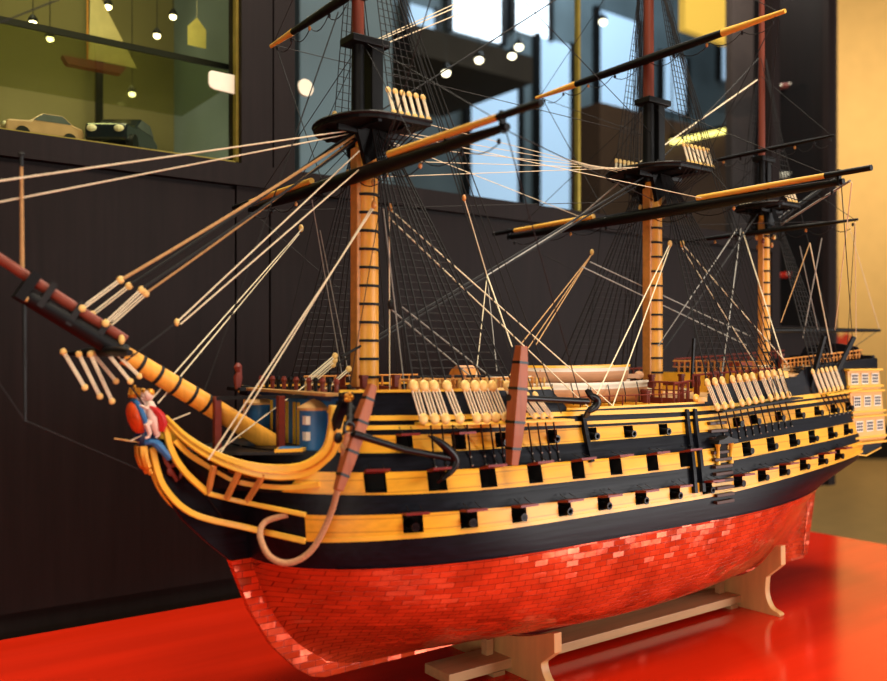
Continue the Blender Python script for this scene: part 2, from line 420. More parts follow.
# decks
def deck(name, t0, t1, z, m=DECK, inset=.3):
    mb = MB(); n = max(2, int((t1-t0)/3)); R = []
    for i in range(n+1):
        t = t0+(t1-t0)*i/n; b = B(t, z)-inset
        R.append([mb.vert((t, s*b, z+dz)) for s, dz in ((-1, 0), (1, 0), (1, -.5), (-1, -.5))])
    for a, b in zip(R, R[1:]):
        for k in range(4): mb.face([a[k], a[(k+1) % 4], b[(k+1) % 4], b[k]])
    mb.face(R[0][::-1]); mb.face(R[-1])
    return mb.build(name, m, SHIP, org=((t0+t1)/2, 0, z))
deck('forecastle_deck', 6.8, 48, 49.4); deck('waist_deck', 48, 94, 45.2); deck('quarter_deck', 94, 131, 48.6); deck('poop_deck', 131, 182, 53.6)
def bulkhead(name, t, z0, z1, m, th=.5):
    mb = MB(); n = 6; zs = [z0+(z1-z0)*i/n for i in range(n+1)]
    poly = [(-(B(t, z)-.25), z) for z in zs] + [((B(t, z)-.25), z) for z in zs[::-1]]
    mb.prism(poly, (t-th/2, t+th/2), lambda u, v, w: (w, u, v))
    return mb.build(name, m, SHIP, org=(t, 0, (z0+z1)/2))
bulkhead('forecastle_bulkhead', 48.2, 45, 49.6, REDD); bulkhead('quarter_deck_bulkhead', 94, 45, 48.8, REDD); bulkhead('poop_bulkhead', 131, 48.4, 53.8, YELR)
bk = bulkhead('beakhead_bulkhead', 6.8, 42.6, 51.6, BLUE)
# ------------------------------------------------------------------ gun ports with lids and guns
def gunport(t, lo, hi, f0, f1, w, lid, gun=True, ldeg=12):
    l, h = lo(t), hi(t); z0, z1 = l+(h-l)*f0, l+(h-l)*f1; zc = (z0+z1)/2
    pts = [P(t-w/2, z0), P(t+w/2, z0), P(t+w/2, z1), P(t-w/2, z1)]
    d = Vector(P(t+.6, zc))-Vector(P(t-.6, zc)); d.z = 0; d.normalize()
    n = Vector((d.y, -d.x, 0))                       # outward
    c = (Vector(pts[0])+Vector(pts[2]))/2
    mb = MB(); a = [mb.vert(p) for p in pts]; b = [mb.vert(Vector(p)-n*2.6) for p in pts]
    for k in range(4): mb.face([a[k], a[(k+1) % 4], b[(k+1) % 4], b[k]])
    mb.face(b[::-1])
    g = mb.build('gunport', PORTIN, SHIP, org=c, fix=False)
    if lid:
        up = Vector((0, 0, 1)); top = Vector((c.x, c.y, 0)) + n*.15 + up*(z1+.12)
        R = Matrix.Rotation(math.radians(ldeg), 3, d)
        out = R @ n; 
        if out.z < 0: out = Matrix.Rotation(math.radians(-ldeg), 3, d) @ n
        lb = MB(); lw = w+.6; lo_ = 2.8
        lb.bar(top, top+out*lo_, lw, .34)
        lb.cur = 1; lb.bar(top+up*.21, top+out*lo_+up*.2, lw, .06)
        lb.cur = 2
        for k in (-.3, .3):
            q = top+d*k*lw
            lb.tube([q+out*2.0+up*.25, q+out*.9+up*.75, q+up*1.2-n*.1+out*.05], .07, 5)
            lb.ell(q+up*1.25+n*.0, (.14, .14, .14), 6, 4)
            lb.bar(q+up*.22+out*.1, q+up*.25+out*1.7, .16, .1)
        lb.build('port_lid', [RED, REDD, IRON], g, org=top)
    if gun:
        gb = MB(); q = c-Vector((0, 0, .35))
        L = 1.5
        gb.tube([q-n*2.4, q-n*.2, q+n*(L-.5), q+n*(L-.25), q+n*L, q+n*L, q+n*(L-.3)], [.8, .66, .58, .76, .72, .42, .4], 12)
        gb.build('cannon', IRON, g, smooth=True, org=q)
    return g
for t in LOWP: gunport(t, F(LB), F(LT), .2, .98, PW, True, True, 8)
for t in MIDP: gunport(t, F(ML), F(MT), .1, .98, PW, t < 95, t > 95, 14)
for i, t in enumerate(UPP): gunport(t, F(UB), F(UT), .08, .97, 2.7, i < 2, i >= 2, 6)
# ------------------------------------------------------------------ channels, deadeyes, chain plates
def channel(t0, t1, zf, out, m):
    return moulding('channel', lambda t: zf(t)-.4, lambda t: zf(t), out, m, t0, t1)
FZ = lambda t: lin(t, [(18, 47.1), (50, 46.5)])
MZ = lambda t: lin(t, [(93, 46.3), (124, 48.3)])
ZZ = lambda t: lin(t, [(139, 48.5), (160, 49.6)])
channel(18.5, 50, FZ, 3.0, YELR); channel(93.5, 126, MZ, 2.9, BLKR); channel(140, 159, ZZ, 2.2, YELR)
def deadeye(a, b, parent=SHIP, r=.85, w=.15, strands=3, sc_=1.):
    """lower deadeye at A, upper at B, lanyards between"""
    a = Vector(a); b = Vector(b); ax = (b-a).normalized(); sd = Vector((1, 0, 0)); sd = (sd-ax*sd.dot(ax)).normalized(); nn = ax.cross(sd)
    R = Matrix((sd, nn, ax)).transposed()
    lo = MB().ell(a, (r, r*.4, r), 12, 7, R).build('deadeye', DEADW, parent, smooth=True, org=a)
    q = lo if parent is SHIP else parent
    MB().ell(b, (r, r*.4, r*1.05), 12, 7, R).build('upper_deadeye', DEADW, q, smooth=True, org=b)
    l = MB()
    for k in range(strands):
        o = (k-(strands-1)/2)*r*.62
        l.tube([a+sd*o+ax*.3, b+sd*o-ax*.3], w, 5)
    l.build('lanyard', CREAM, q, org=(a+b)/2)
    return b
def cedge(t, zf, out): p = P(t, zf(t)); return p[1]-out+.25
SHR = {'f': [], 'm': [], 'z': []}
for t, u in zip([18.9, 20.9, 22.9, 25.6, 29.0, 31.0, 33.0, 35.2, 39.0, 42.0, 44.0, 46.0], [17.6, 19.4, 21.2, 23.6, 27.2, 29.2, 31.0, 33.0, 36.4, 39.0, 41.0, 43.0]):
    y = cedge(t, FZ, 3.0)
    big = t < 41
    SHR['f'].append(deadeye((t, y, FZ(t)+.75), (u, y+.9, FZ(t)+(6.2 if big else 4.6)), r=1.0 if big else .65))
for i in range(11):
    t = 95.5+2.75*i+(1.2 if i > 2 else 0)+(1.0 if i > 6 else 0); y = cedge(t, MZ, 2.9)
    SHR['m'].append(deadeye((t, y, MZ(t)+.75), (t-2.2, y+.9, MZ(t)+6.0), r=.95))
for i in range(6):
    t = 142.5+2.6*i; y = cedge(t, ZZ, 2.2)
    SHR['z'].append(deadeye((t, y, ZZ(t)+.7), (t-2.0, y+.8, ZZ(t)+5.6), r=.75))
for t, zf, out, dz in [(t, FZ, 3.0, 6) for t in (20, 22, 24, 26.8, 29.6, 31.6, 33.6, 35.8, 40.2, 42.4, 44.4, 46.4)] + [(95.5+2.75*i, MZ, 2.9, 5.4) for i in range(11)] + [(142.5+2.6*i, ZZ, 2.2, 4.5) for i in range(6)]:
    z = zf(t); p0 = (t, P(t, z, -1, out)[1], z-.3); p1 = P(t+1.2, z-dz, -1, .15); p2 = P(t+1.3, z-dz-1.4, -1, .15)
    cp = MB().tube([p0, p1, p2], .16, 5); cp.cur = 1; cp.ell((p1[0], p1[1]-.12, p1[2]), (.19, .19, .19), 6, 4).ell((p2[0], p2[1]-.12, p2[2]), (.19, .19, .19), 6, 4)
    cp.build('chain_plate', [IRON, BOLT], SHIP, org=p1)
# ------------------------------------------------------------------ side steps, fenders, entry port
for i in range(11):
    z = 43.6-1.62*i if i < 3 else 39.0-1.45*(i-2)
    t = 94.5
    p = Vector(P(t, z, -1, .45)); MB().box(p, (6.0, 1.0, .66)).build('side_step', STEPM, SHIP, org=p, bevel=.08)
for t0, t1, z0, z1 in ((54.6, 55.4, 47, 38.2), (84.6, 84.6, 46.8, 30.0), (87.2, 87.2, 46.8, 30.0)):
    pts = [Vector(P(t0+(t1-t0)*i/9, z0+(z1-z0)*i/9, -1, .35)) for i in range(10)]
    MB().sweep(pts, .9, 1.1, (1, 0, 0)).build('fender', BLK, SHIP, org=pts[5])
ep = Vector(P(95, 37.2, -1, 0))
fr = MB(); fr.box(ep+Vector((0, -.1, .1)), (3.4, .8, 4.2)); e = fr.build('entry_port', PORTIN, SHIP, org=ep)
for s in (-1, 1):
    q = ep+Vector((s*2.3, -.9, .1)); m_ = MB(); m_.tube([q+Vector((0, 0, z)) for z in (-2.3, -1.9, -1.5, 1.4, 1.8, 2.3)], [.55, .6, .38, .42, .6, .62], 8)
    m_.build('column', YELR, e, smooth=True, org=q)
ca = MB(); 
ca.prism([(-3.6, 2.3), (3.6, 2.3), (3.2, 3.1), (1.6, 3.3), (0, 3.9), (-1.6, 3.3), (-3.2, 3.1)], (-2.0, .5), lambda u, v, w: (ep.x+u, ep.y+w, ep.z+v))
ca.build('canopy', BLKR, e, org=ep+Vector((0, -.8, 3)))
# ------------------------------------------------------------------ quarter gallery and stern
QX0, QX1 = 161.5, 178.5
g = MB()
prof = [(34.4, 18.3), (35.6, 19.6), (41.8, 19.2), (42.4, 18.9), (48.6, 18.5), (49.2, 18.2), (54.4, 17.8)]
for (z0, y0), (z1, y1) in zip(prof, prof[1:]):
    a = [g.vert(p) for p in ((QX0, -13, z0), (QX0, -y0, z0), (QX1, -y0, z0), (QX1, -13, z0))]
    b = [g.vert(p) for p in ((QX0, -13, z1), (QX0, -y1, z1), (QX1, -y1, z1), (QX1, -13, z1))]
    for k in range(4): g.face([a[k], a[(k+1) % 4], b[(k+1) % 4], b[k]])
    if z0 == 34.4: g.face(a[::-1])
    if z1 == 54.4: g.face(b)
GAL = mat('gallery cream', (214, 166, 84), .4, var=.06)
qg = g.build('quarter_gallery', GAL, SHIP, org=(170, -18, 44))
for z, y in ((34.7, 19.5), (36.3, 19.8), (41.9, 19.5), (43.2, 19.3), (48.7, 18.9), (50.0, 18.6), (54.5, 18.4)):
    MB().box(((QX0+QX1)/2, -y+2.6, z), (QX1-QX0+.9, 5.8, .55)).build('gallery_ledge', YELR, qg, org=((QX0+QX1)/2, -y+2, z), bevel=.1)
for z, y in ((39.3, 19.34), (46.0, 18.7), (52.1, 18.0)):
    for k in range(3):
        x = QX0+3.1+5.4*k; c = (x, -y-.05, z)
        w = MB(); w.box(c, (3.5, .3, 2.9)); w.cur = 1
        for a in range(3):
            for b in range(3): w.box((x-1.05+1.05*a, -y-.2, z-.85+.85*b), (.8, .12, .62))
        w.build('gallery_window', [WHITE, GLASSW], qg, org=c)
dp = MB(); dp.prism([(QX0+.5, 34.4), (QX1, 34.4), (QX1-1, 32.8), (QX0+6, 31.4), (QX0+2, 32.4)], (-18.6, -11), lambda u, v, w: (u, w, v))
dp.build('gallery_drop', BLK, qg, org=(170, -16, 33))
MB().sweep([(QX0+1, -18.7, 32.0), (QX0+8, -18.7, 31.2), (QX1-1, -18.7, 32.9)], .3, .35).build('drop_moulding', YELR, qg, org=(170, -18.7, 32))
tf = MB(); tf.prism([(-13, 53), (13, 53), (13, 58.5), (9.5, 58.6), (8, 61), (3, 62), (-3, 62), (-8, 61), (-9.5, 58.6), (-13, 58.5)], (184.2, 185.4), lambda u, v, w: (w, u, v))
tf.build('taffrail', BLK, SHIP, org=(185, 0, 57))
for z in (37.5, 44.5, 51):
    for k in range(7):
        y = -10.5+3.5*k; x = te(z)
        MB().box((x+.2, y, z), (.7, 2.5, 3.2)).build('stern_window', GLASSW, SHIP, org=(x, y, z))
# ------------------------------------------------------------------ head of the ship
def mirror(p): return [(q[0], -q[1], q[2]) for q in p]
HR = [(-16.6, -1.2, 48.4), (-13.8, -3.0, 45.0), (-10.0, -6.0, 42.0), (-5.6, -9.5, 40.1), (-0.9, -12.5, 39.5), (2.5, -14.5, 40.3), (5.0, -16.0, 42.7), (5.9, -16.6, 46.2), (6.2, -16.8, 50.2)]
LOWR = [(-16.6, -1.2, 47.9), (-15.7, -2.0, 43.1), (-13.8, -3.0, 39.5), (-10.6, -4.5, 36.0)]
C1 = [(-18.4, -0.8, 43.6), (-16.8, -1.2, 37.5), (-12.7, -3.0, 32.8), (-5.3, -7.0, 30.3), (1.8, -14.4, 28.4)]
C2 = [(-10.6, -4.5, 36.0), (-5.8, -7.0, 34.5), (1.6, -14.8, 32.7)]
MR = [(-15.2, -2.2, 44.6), (-13.0, -3.0, 42.2), (-9.6, -5.0, 39.7), (-6.2, -7.0, 37.7), (-1, -12.0, 37.0), (3.5, -15.8, 37.6)]
for s, fn in ((-1, lambda p: p), (1, mirror)):
    pts = curve(fn(HR), 6); n = len(pts)
    hs = [1.0+1.5*min(1, i/n*2.2) for i in range(n)]
    a = MB().sweep(pts, .9, hs).build('head_rail', YELR, SHIP, smooth=True, org=pts[n//2], bevel=.15)
    pe = [p+Vector((0, s*.55, 0)) for p in pts]
    MB().sweep(pe, .25, .3).build('rail_bead', GOLD, a, org=pe[n//2])
    MB().sweep(curve(fn(LOWR), 6), .9, 1.0).build('head_rail', YELR, SHIP, smooth=True, org=curve(fn(LOWR), 6)[9], bevel=.15)
    MB().sweep(curve(fn(MR), 5), .7, .8).build('head_rail', YELR, SHIP, smooth=True, org=curve(fn(MR), 5)[12])
    MB().sweep(curve(fn(C1), 6), .9, 1.0).build('cheek', YELR, SHIP, smooth=True, org=curve(fn(C1), 6)[12], bevel=.15)
    MB().sweep(curve(fn(C2), 6), .9, .8).build('cheek', YELR, SHIP, smooth=True, org=curve(fn(C2), 6)[6], bevel=.15)
    for (a, b) in (((-10.3, -6.2, 40.6), (-10.6, -4.6, 36.1)), ((-7, -8.8, 39.8), (-8.2, -6.2, 35.1)), ((-3.8, -11, 39.3), (-5.3, -7.4, 34.3))):
        a, b = fn([a, b]); MB().bar(a, b, .7, .8).build('head_timber', TANW, SHIP, org=a)
    # gammoning knee beneath the rail, black side planking of the head
mb = MB()
for s in (-1, 1):
    top = curve([(x, s*(abs(y)-.7), z-1.5) for x, y, z in HR[1:8]], 4); bot = curve([(-12.5, s*1.0, 37.5), (-9, s*3.0, 36.6), (-4.5, s*6.5, 36), (-1, s*10.5, 36), (2, s*13.4, 36.2), (4.6, s*15.3, 38), (5.9, s*16, 42)], 4)
    R = [(mb.vert(a), mb.vert(b)) for a, b in zip(top, bot)]
    for a, b in zip(R, R[1:]): mb.face([a[0], b[0], b[1], a[1]])
mb.build('head_planking', BLK, SHIP, org=(-4, 0, 38), fix=False)
# grating platform of the head
pl = MB(); pl.prism([(-13, -2.2), (-7, -7.6), (0, -12.4), (5, -15), (6.6, -15), (6.6, 15), (5, 15), (0, 12.4), (-7, 7.6), (-13, 2.2)], (42.2, 42.7), lambda u, v, w: (u, v, w-.0))
pl.build('head_platform', BLKR, SHIP, org=(-2, 0, 42.4))
tb = MB(); tb.prism([(-2.6, -12.2), (1.8, -13.4), (3.8, -11.2), (-.2, -8.8)], (42.7, 43.2), lambda u, v, w: (u, v, w)); q = tb.build('head_seat', YELR, SHIP, org=(0.6, -11, 43))
tb = MB(); tb.prism([(-1.9, -11.9), (1.5, -12.8), (3.0, -11.2), (-.1, -9.5)], (43.2, 43.35), lambda u, v, w: (u, v, w)); tb.build('seat_cover', BLUE, q, org=(0.6, -11, 43.3))
# beakhead bulkhead: round houses, doors, pilasters
for s in (-1, 1):
    rh = MB(); rh.tube([(5.4, s*10.6, 42.7), (5.4, s*10.6, 49.2)], 2.5, 14); r_ = rh.build('roundhouse', BLUE, SHIP, smooth=True, org=(5.4, s*10.6, 42.7))
    MB().tube([(5.4, s*10.6, 49.2), (5.4, s*10.6, 49.6), (5.4, s*10.6, 51.0)], [2.9, 2.9, .4], 14).build('roof', DECK, r_, org=(5.4, s*10.6, 49.2))
    for k in (45, 47.6):
        MB().box((3.3, s*11.8 if s > 0 else -11.8, k), (.8, 1.2, 1.4)).build('window', WHITE, r_, org=(3.2, s*11.8, k))
    d = MB(); d.box((6.4, s*5.5, 45.6), (.4, 2.6, 5.6)); dd = d.build('door', BLUED, bk, org=(6.4, s*5.5, 45.6))
    for k in (-3, -1.4, 7.7, 8.9, 14.2, 15.6):
        y = s*abs(k) if k > 0 else s*(-k)
        MB().box((6.4, y, 46.4), (.5, .5, 7.4)).build('pilaster', YELR, bk, org=(6.4, y, 46.4))
    MB().box((6.3, s*14.9, 49.0), (.5, 2.4, .5)).build('arch', YELR, bk, org=(6.3, s*14.9, 49))
MB().box((6.1, 0, 51.2), (1.4, 32.4, .7)).build('cornice', BLUED, bk, org=(6.1, 0, 51.2))
MB().box((5.5, 0, 51.9), (2.4, 32.8, .5)).build('cornice', DECK, bk, org=(5.5, 0, 51.9))
# knightheads and forecastle belfry rail
for i in range(13):
    y = -14.5+i*2.4
    MB().tube([(7.4, y, 51.5), (7.4, y, 53.4), (7.4, y, 53.9), (7.4, y, 54.5)], [.35, .4, .6, .3], 7).build('timberhead', [REDD, BLKR][i % 2], SHIP, org=(7.4, y, 51.5))
# figurehead: two cherubs holding a crowned shield
FX = -18.9
fg = MB(); fg.tube([(-19.0, 0, 43.2), (-19.6, 0, 45), (-18.2, 0, 46.6), (-17.2, 0, 48.5)], [.7, 1.5, 1.6, .8], 10)
fig = fg.build('figurehead', BLUED, SHIP, smooth=True, org=(-19, 0, 43))
Rs = Matrix.Rotation(math.radians(-18), 3, 'Y')
MB().ell((-20.6, 0, 48.3), (1.3, 2.4, 2.8), 16, 10, Rs).build('shield', SHIELDM, fig, smooth=True, org=(-20.6, 0, 48.3))
ring = [Vector((-20.1, 0, 48.3))+Rs @ Vector((0, 2.45*math.cos(a), 2.95*math.sin(a))) for a in [2*math.pi*i/24 for i in range(25)]]
MB().tube(ring, .42, 8, cap=False).build('shield_border', BLUE, fig, smooth=True, org=(-20.1, 0, 48.3))
crn = MB(); cz = Vector((-20.9, 0, 51.6))
crn.tube([cz, cz+Vector((0, 0, .5)), cz+Vector((0, 0, .6))], [.95, 1.05, .9], 12)
for a in range(4):
    t = a*math.pi/4
    crn.tube([cz+Vector((.9*math.cos(t), .9*math.sin(t), .5)), cz+Vector((.7*math.cos(t), .7*math.sin(t), 1.4)), cz+Vector((0, 0, 1.5)), cz+Vector((-.7*math.cos(t), -.7*math.sin(t), 1.4)), cz+Vector((-.9*math.cos(t), -.9*math.sin(t), .5))], .16, 6)
crn.ell(cz+Vector((0, 0, 1.75)), (.3, .3, .3), 8, 5); crn.ell(cz+Vector((0, 0, .8)), (.75, .75, .6), 10, 5)
crn.build('crown', GOLD, fig, smooth=True, org=cz)
for s in (-1, 1):
    b = Vector((-18.9, s*1.9, 45.4))
    cu = MB()
    cu.tube([b+Vector(v) for v in ((.9, 0, .3), (.5, s*.3, 1.6), (.1, s*.35, 2.9), (0, s*.3, 3.4), (-.1, s*.2, 4.6), (-.2, s*.1, 5.4), (-.25, 0, 5.7))], [.42, .62, .82, .75, .85, .6, .3], 10)   # body
    cu.tube([b+Vector(v) for v in ((0, s*.4, 2.7), (-.9, s*.7, 1.9), (-.4, s*.6, .6), (-.6, s*.6, .0), (-1.1, s*.6, -.1))], [.6, .5, .36, .24, .2], 8)   # near leg
    cu.tube([b+Vector(v) for v in ((.1, s*.0, 2.7), (.7, s*.2, 1.5), (1.1, s*.2, .2), (.7, s*.2, -.2))], [.6, .48, .32, .2], 8)
    cu.tube([b+Vector(v) for v in ((-.2, s*.5, 5.1), (-.9, s*.7, 4.5), (-1.5, s*.4, 4.9), (-1.8, s*.2, 5.0))], [.36, .3, .24, .2], 8)
    cu.tube([b+Vector(v) for v in ((0, -s*.3, 5.1), (-.7, -s*.5, 5.7), (-1.3, -s*.6, 6.1))], [.34, .28, .2], 8)
    hd = b+Vector((-.35, 0, 6.6)); cu.ell(hd, (.78, .7, .85), 12, 8); cu.ell(hd+Vector((-.75, 0, -.1)), (.2, .14, .16), 6, 4)
    c_ = cu.build('cherub', SKIN, fig, smooth=True, org=b)
    hr = MB(); hr.ell(hd+Vector((.22, 0, .32)), (.72, .74, .7), 12, 7); hr.build('hair', GOLD, c_, smooth=True, org=hd)
    sa = MB(); sa.tube([b+Vector(v) for v in ((-.5, s*.8, 4.9), (.4, s*.9, 4.2), (1.3, s*.7, 3.3), (1.6, s*.6, 2.0), (1.5, s*.5, .8))], [.2, .55, .7, .85, .5], 8); sa.build('sash', CLOTHR, c_, smooth=True, org=b)
    MB().tube(curve([(-19.8, s*1.5, 44.6), (-18.3, s*1.9, 44.4), (-16.9, s*1.9, 43.0), (-15.8, s*1.9, 41.6)], 5), [.5]*5+[.7]*5+[.6]*5+[.3], 8).build('scroll', BLUE, fig, smooth=True, org=(-18, s*1.8, 44))
    MB().tube(curve([(-19.9, s*.9, 43.9), (-19.7, s*1.0, 42), (-19.0, s*.9, 40.2), (-18.5, s*.9, 39.3)], 5), [.8]*5+[.75]*5+[.45]*5+[.15], 8).build('scroll', GOLD, fig, smooth=True, org=(-19.5, s*.9, 42))
    sp = [Vector((-15.2+math.cos(a)*r, s*1.6, 39.6+math.sin(a)*r)) for a, r in [(.5*i-1.2, 1.6-.1*i) for i in range(13)]]
    MB().tube([(-17.0, s*1.5, 43.3), (-16.4, s*1.6, 41.2)]+sp, .36, 7).build('scroll', REDD, fig, smooth=True, org=sp[0])
# ------------------------------------------------------------------ bowsprit and jib-boom
BSA, BSB = (3, 0, 42.8), (-37, 0, 67.2)
bow = MB().tube([lerp(BSA, BSB, t) for t in (0, .25, .5, .64)], [1.75, 1.7, 1.55, 1.45], 16).build('bowsprit', MASTY, SHIP, smooth=True, org=lerp(BSA, BSB, .4))
MB().tube([lerp(BSA, BSB, t) for t in (.64, .8, 1)], [1.5, 1.4, 1.25], 14).build('bowsprit_head', BLKR, bow, smooth=True, org=lerp(BSA, BSB, .8))
for t in (.36, .43, .5, .57, .64, .30):
    p, q = lerp(BSA, BSB, t), lerp(BSA, BSB, t+.012); MB().tube([p, q], 1.85-.35*t, 16).build('woolding', DARKROPE, bow, org=p)
jb = MB().tube([(-22.4, -.3, 60.7), (-32, 0, 66.9), (-40, 0, 72.2), (-66, 0, 89.6)], [.8, .85, .75, .45], 12).build('jib_boom', MAHOG, bow, smooth=True, org=(-32, 0, 67.3))
for x, z in ((-26, 62.2), (-30, 64.6), (-34, 67.2)):
    MB().box((x, 0, z), (.9, 2.6, 4.2), Matrix.Rotation(math.radians(32), 3, 'Y')).build('lashing', DARKROPE, bow, org=(x, 0, z))
MB().box((-36.6, 0, 68.4), (1.5, 3.0, 4.6), Matrix.Rotation(math.radians(32), 3, 'Y')).build('bowsprit_cap', BLKR, bow, org=(-36.6, 0, 68.4))
for y in (-1.1, 1.1):
    MB().ell((-23.2, y, 60.7), (.5, .35, .8), 8, 6).build('bee_block', DEADW, bow, smooth=True, org=(-23.2, y, 60.7))
    MB().ell((-36.9, y, 66.7), (.4, .35, .6), 8, 6).build('bee_block', DEADW, bow, smooth=True, org=(-36.9, y, 66.7))
js = MB().tube([(-37.2, 0, 71.0), (-37.3, 0, 86)], [.32, .22], 8).build('jack_staff', TANROPE, bow, org=(-37.2, 0, 71))
MB().tube([(-37.3, 0, 86), (-37.3, 0, 87.6)], [.3, .3], 8).ell((-37.3, 0, 87.8), (.5, .5, .3), 8, 5).build('staff_truck', IRON, js, org=(-37.3, 0, 86))
MB().tube([(-36.9, 0, 66), (-36.8, 0, 48.5)], [.3, .16], 8).build('martingale', BLKR, bow, org=(-36.9, 0, 66))
# spritsail yard seen nearly end on, with its gear
sy = MB().tube([(-25.5, 22, 58.6), (-25.5, 8, 58.8), (-25.5, -8, 58.8), (-25.5, -13, 58.6)], [.35, .8, .8, .5], 10).build('spritsail_yard', BLKR, SHIP, smooth=True, org=(-25.5, 0, 58.8))
for a, b in (((-31.8, -1.4, 58.8), (-28.8, -1.6, 53.4)), ((-29.6, -1.4, 58.4), (-26.6, -1.6, 52.0)), ((-28, -1.6, 58.4), (-24.8, -1.6, 51.2)), ((-27, 1, 58.6), (-23.6, .5, 54.2)), ((-25.5, -1, 58.8), (-22.0, -1.5, 54.2)), ((-24.2, -1, 58.8), (-20.6, -1.5, 55.0))):
    deadeye(b, a, bow, r=.5, w=.13, strands=2)
def rope(name, pts, r, m, parent=SHIP, n=5):
    o = Vector(pts[len(pts)//2]); return MB().tube(pts, r, n).build(name, m, parent, org=o)
# hearts of the fore stays set up on the bowsprit
for a, b in (((-29.1, -1.2, 65.4), (-23.4, -1.2, 70.0)), ((-27.0, 1.2, 64.6), (-21.4, 1.2, 69.3)), ((-25.7, -1.4, 63.2), (-20.2, -1.4, 68.6)), ((-24.6, 1.0, 62.8), (-18.8, 1.0, 68.2))):
    deadeye(a, b, bow, r=.6, w=.12, strands=2)
for a, b in (((8.2, -1.5, 53.5), (14.5, -1.5, 58.2)), ((9.5, 0, 53.0), (15.3, 0, 57.4)), ((10.5, 1.5, 52.6), (15.8, 1.5, 56.6)), ((11.5, -3, 52.0), (16.5, -3, 55.8))):
    deadeye(a, b, SHIP, r=.6, w=.12, strands=2)
# jumble of blocks and coils on the forecastle
for i in range(26):
    x = random.uniform(8.5, 17); y = random.uniform(-12, 8); z = 50.2+random.uniform(0, 2.4)
    MB().ell((x, y, z), (.55, .4, .65), 8, 5).build('block', [DARKROPE, REDD, DARKROPE, TANW][i % 4], SHIP, smooth=True, org=(x, y, z))
for i in range(9):
    x = 9+random.uniform(0, 9); y = random.uniform(-12, 10)
    pts = [(x+math.cos(a)*1.1, y+math.sin(a)*.9, 49.8+a*.13) for a in [i*.6 for i in range(26)]]
    rope('rope_coil', pts, .26, [TANROPE, DARKROPE][i % 2])
MB().box((-3.8, 0, 52.6), (1.2, 5.4, .6)).build('pin_rack', BLKR, SHIP, org=(-3.8, 0, 52.6))
MB().bar((-8.5, -2.6, 51.2), (7.2, -8.6, 51.4), .7, .6).build('head_beam', BLKR, SHIP, org=(0, -5.4, 51.3))
for x, y in ((-8.2, -2.4), (1, -7)):
    MB().box((x, y, 47), (1.1, 1.1, 9)).build('head_post', REDD, SHIP, org=(x, y, 43))
MB().tube([(-4.2, -1.5, 52.6), (-4.2, -1.5, 54.6), (-4.0, -1.5, 55.4), (-4.2, -1.5, 56.4), (-4.2, -1.5, 57)], [.5, .8, .5, .75, .3], 8).build('lantern', REDD, SHIP, smooth=True, org=(-4.2, -1.5, 52.6))
# ------------------------------------------------------------------ catheads, anchors and cable
for s in (-1, 1):
    a, b = Vector((9, s*13.5, 50.6)), Vector((6.2, s*20.4, 51.6))
    c = MB().bar(a, b, 1.7, 1.8).build('cathead', BLKR, SHIP, org=a, bevel=.15)
    st = MB(); e = b+Vector((-.05, s*.1, 0))
    d = (b-a).normalized()
    for k in range(5): st.ell(e+Vector((math.cos(k*1.257)*.55, s*.12, math.sin(k*1.257)*.55)), (.4, .3, .4), 7, 5)
    st.ell(e, (.5, .4, .5), 8, 5); st.build('cathead_star', GOLD, c, smooth=True, org=e)
MB().sweep(curve([(6.0, -19.6, 51.0), (5.6, -18.4, 48.6), (6, -16.6, 46.6)], 5), 1.2, 1.4).build('cathead_knee', BLK, SHIP, org=(5.8, -18, 48.6))
def anchor(label, s0, s1, w0, shank, arms, palms):
    s0, s1 = Vector(s0), Vector(s1); mid = (s0+s1)/2
    an = MB().tube([Vector(p) for p in shank], [.62, .55, .6], 10).build('anchor', IRON, SHIP, smooth=True, org=shank[0])
    st = MB(); n = 5
    st.sweep([s0+(s1-s0)*i/4 for i in range(5)], [w0*.62, w0*.9, w0, w0*.9, w0*.62], [w0*.62, w0*.9, w0, w0*.9, w0*.62], (1, 0, 0))
    sk = st.build('anchor_stock', STOCK, an, org=mid, bevel=.1)
    for t in (.14, .36, .64, .86):
        p = s0+(s1-s0)*t; d = (s1-s0).normalized(); ww = w0*(.62+.38*(1-abs(2*t-1)))*1.12
        MB().sweep([p-d*.22, p+d*.22], ww, ww, (1, 0, 0)).build('hoop', IRON, sk, org=p)
    ac = curve([Vector(p) for p in arms], 5); m = len(ac)
    MB().tube(ac, [.35+.5*math.sin(math.pi*i/(m-1)) for i in range(m)], 10).build('anchor_arm', IRON, an, smooth=True, org=ac[m//2])
    for c, dd, nrm in palms:
        c = Vector(c); dd = Vector(dd).normalized(); nrm = Vector(nrm).normalized(); sd = dd.cross(nrm)
        pm = MB(); pm.prism([(-1.5, 0), (-1.1, 1.4), (0, 2.3), (1.1, 1.4), (1.5, 0), (.9, -1.1), (-.9, -1.1)], (-.18, .18), lambda u, v, w: c+sd*u*.8+dd*v*.8+nrm*w)
        pm.build('fluke', IRON, an, org=c)
    return an
a1 = anchor('', (9.3, -22.6, 53.6), (2.6, -23.4, 37.6), 2.0, [(5.0, -24.0, 46.2), (14, -24.8, 43.2), (23.2, -25.6, 41.2)],
            [(18.8, -25.6, 45), (21.2, -25.8, 43.4), (23.3, -25.8, 41.2), (22.7, -25.8, 39.6), (21, -25.8, 38.2)],
            [((19.4, -25.8, 44.4), (-.8, 0, .5), (.5, -.3, .8)), ((21.2, -25.8, 38.5), (-.8, 0, -.5), (.5, -.3, -.8))])
ringp = [Vector((4.6, -23.4, 47.0))+Vector((math.cos(a)*.9, 0, math.sin(a)*.9)) for a in [2*math.pi*i/16 for i in range(17)]]
MB().tube(ringp, .28, 7, cap=False)  .build('anchor_ring', IRON, a1, org=ringp[0])
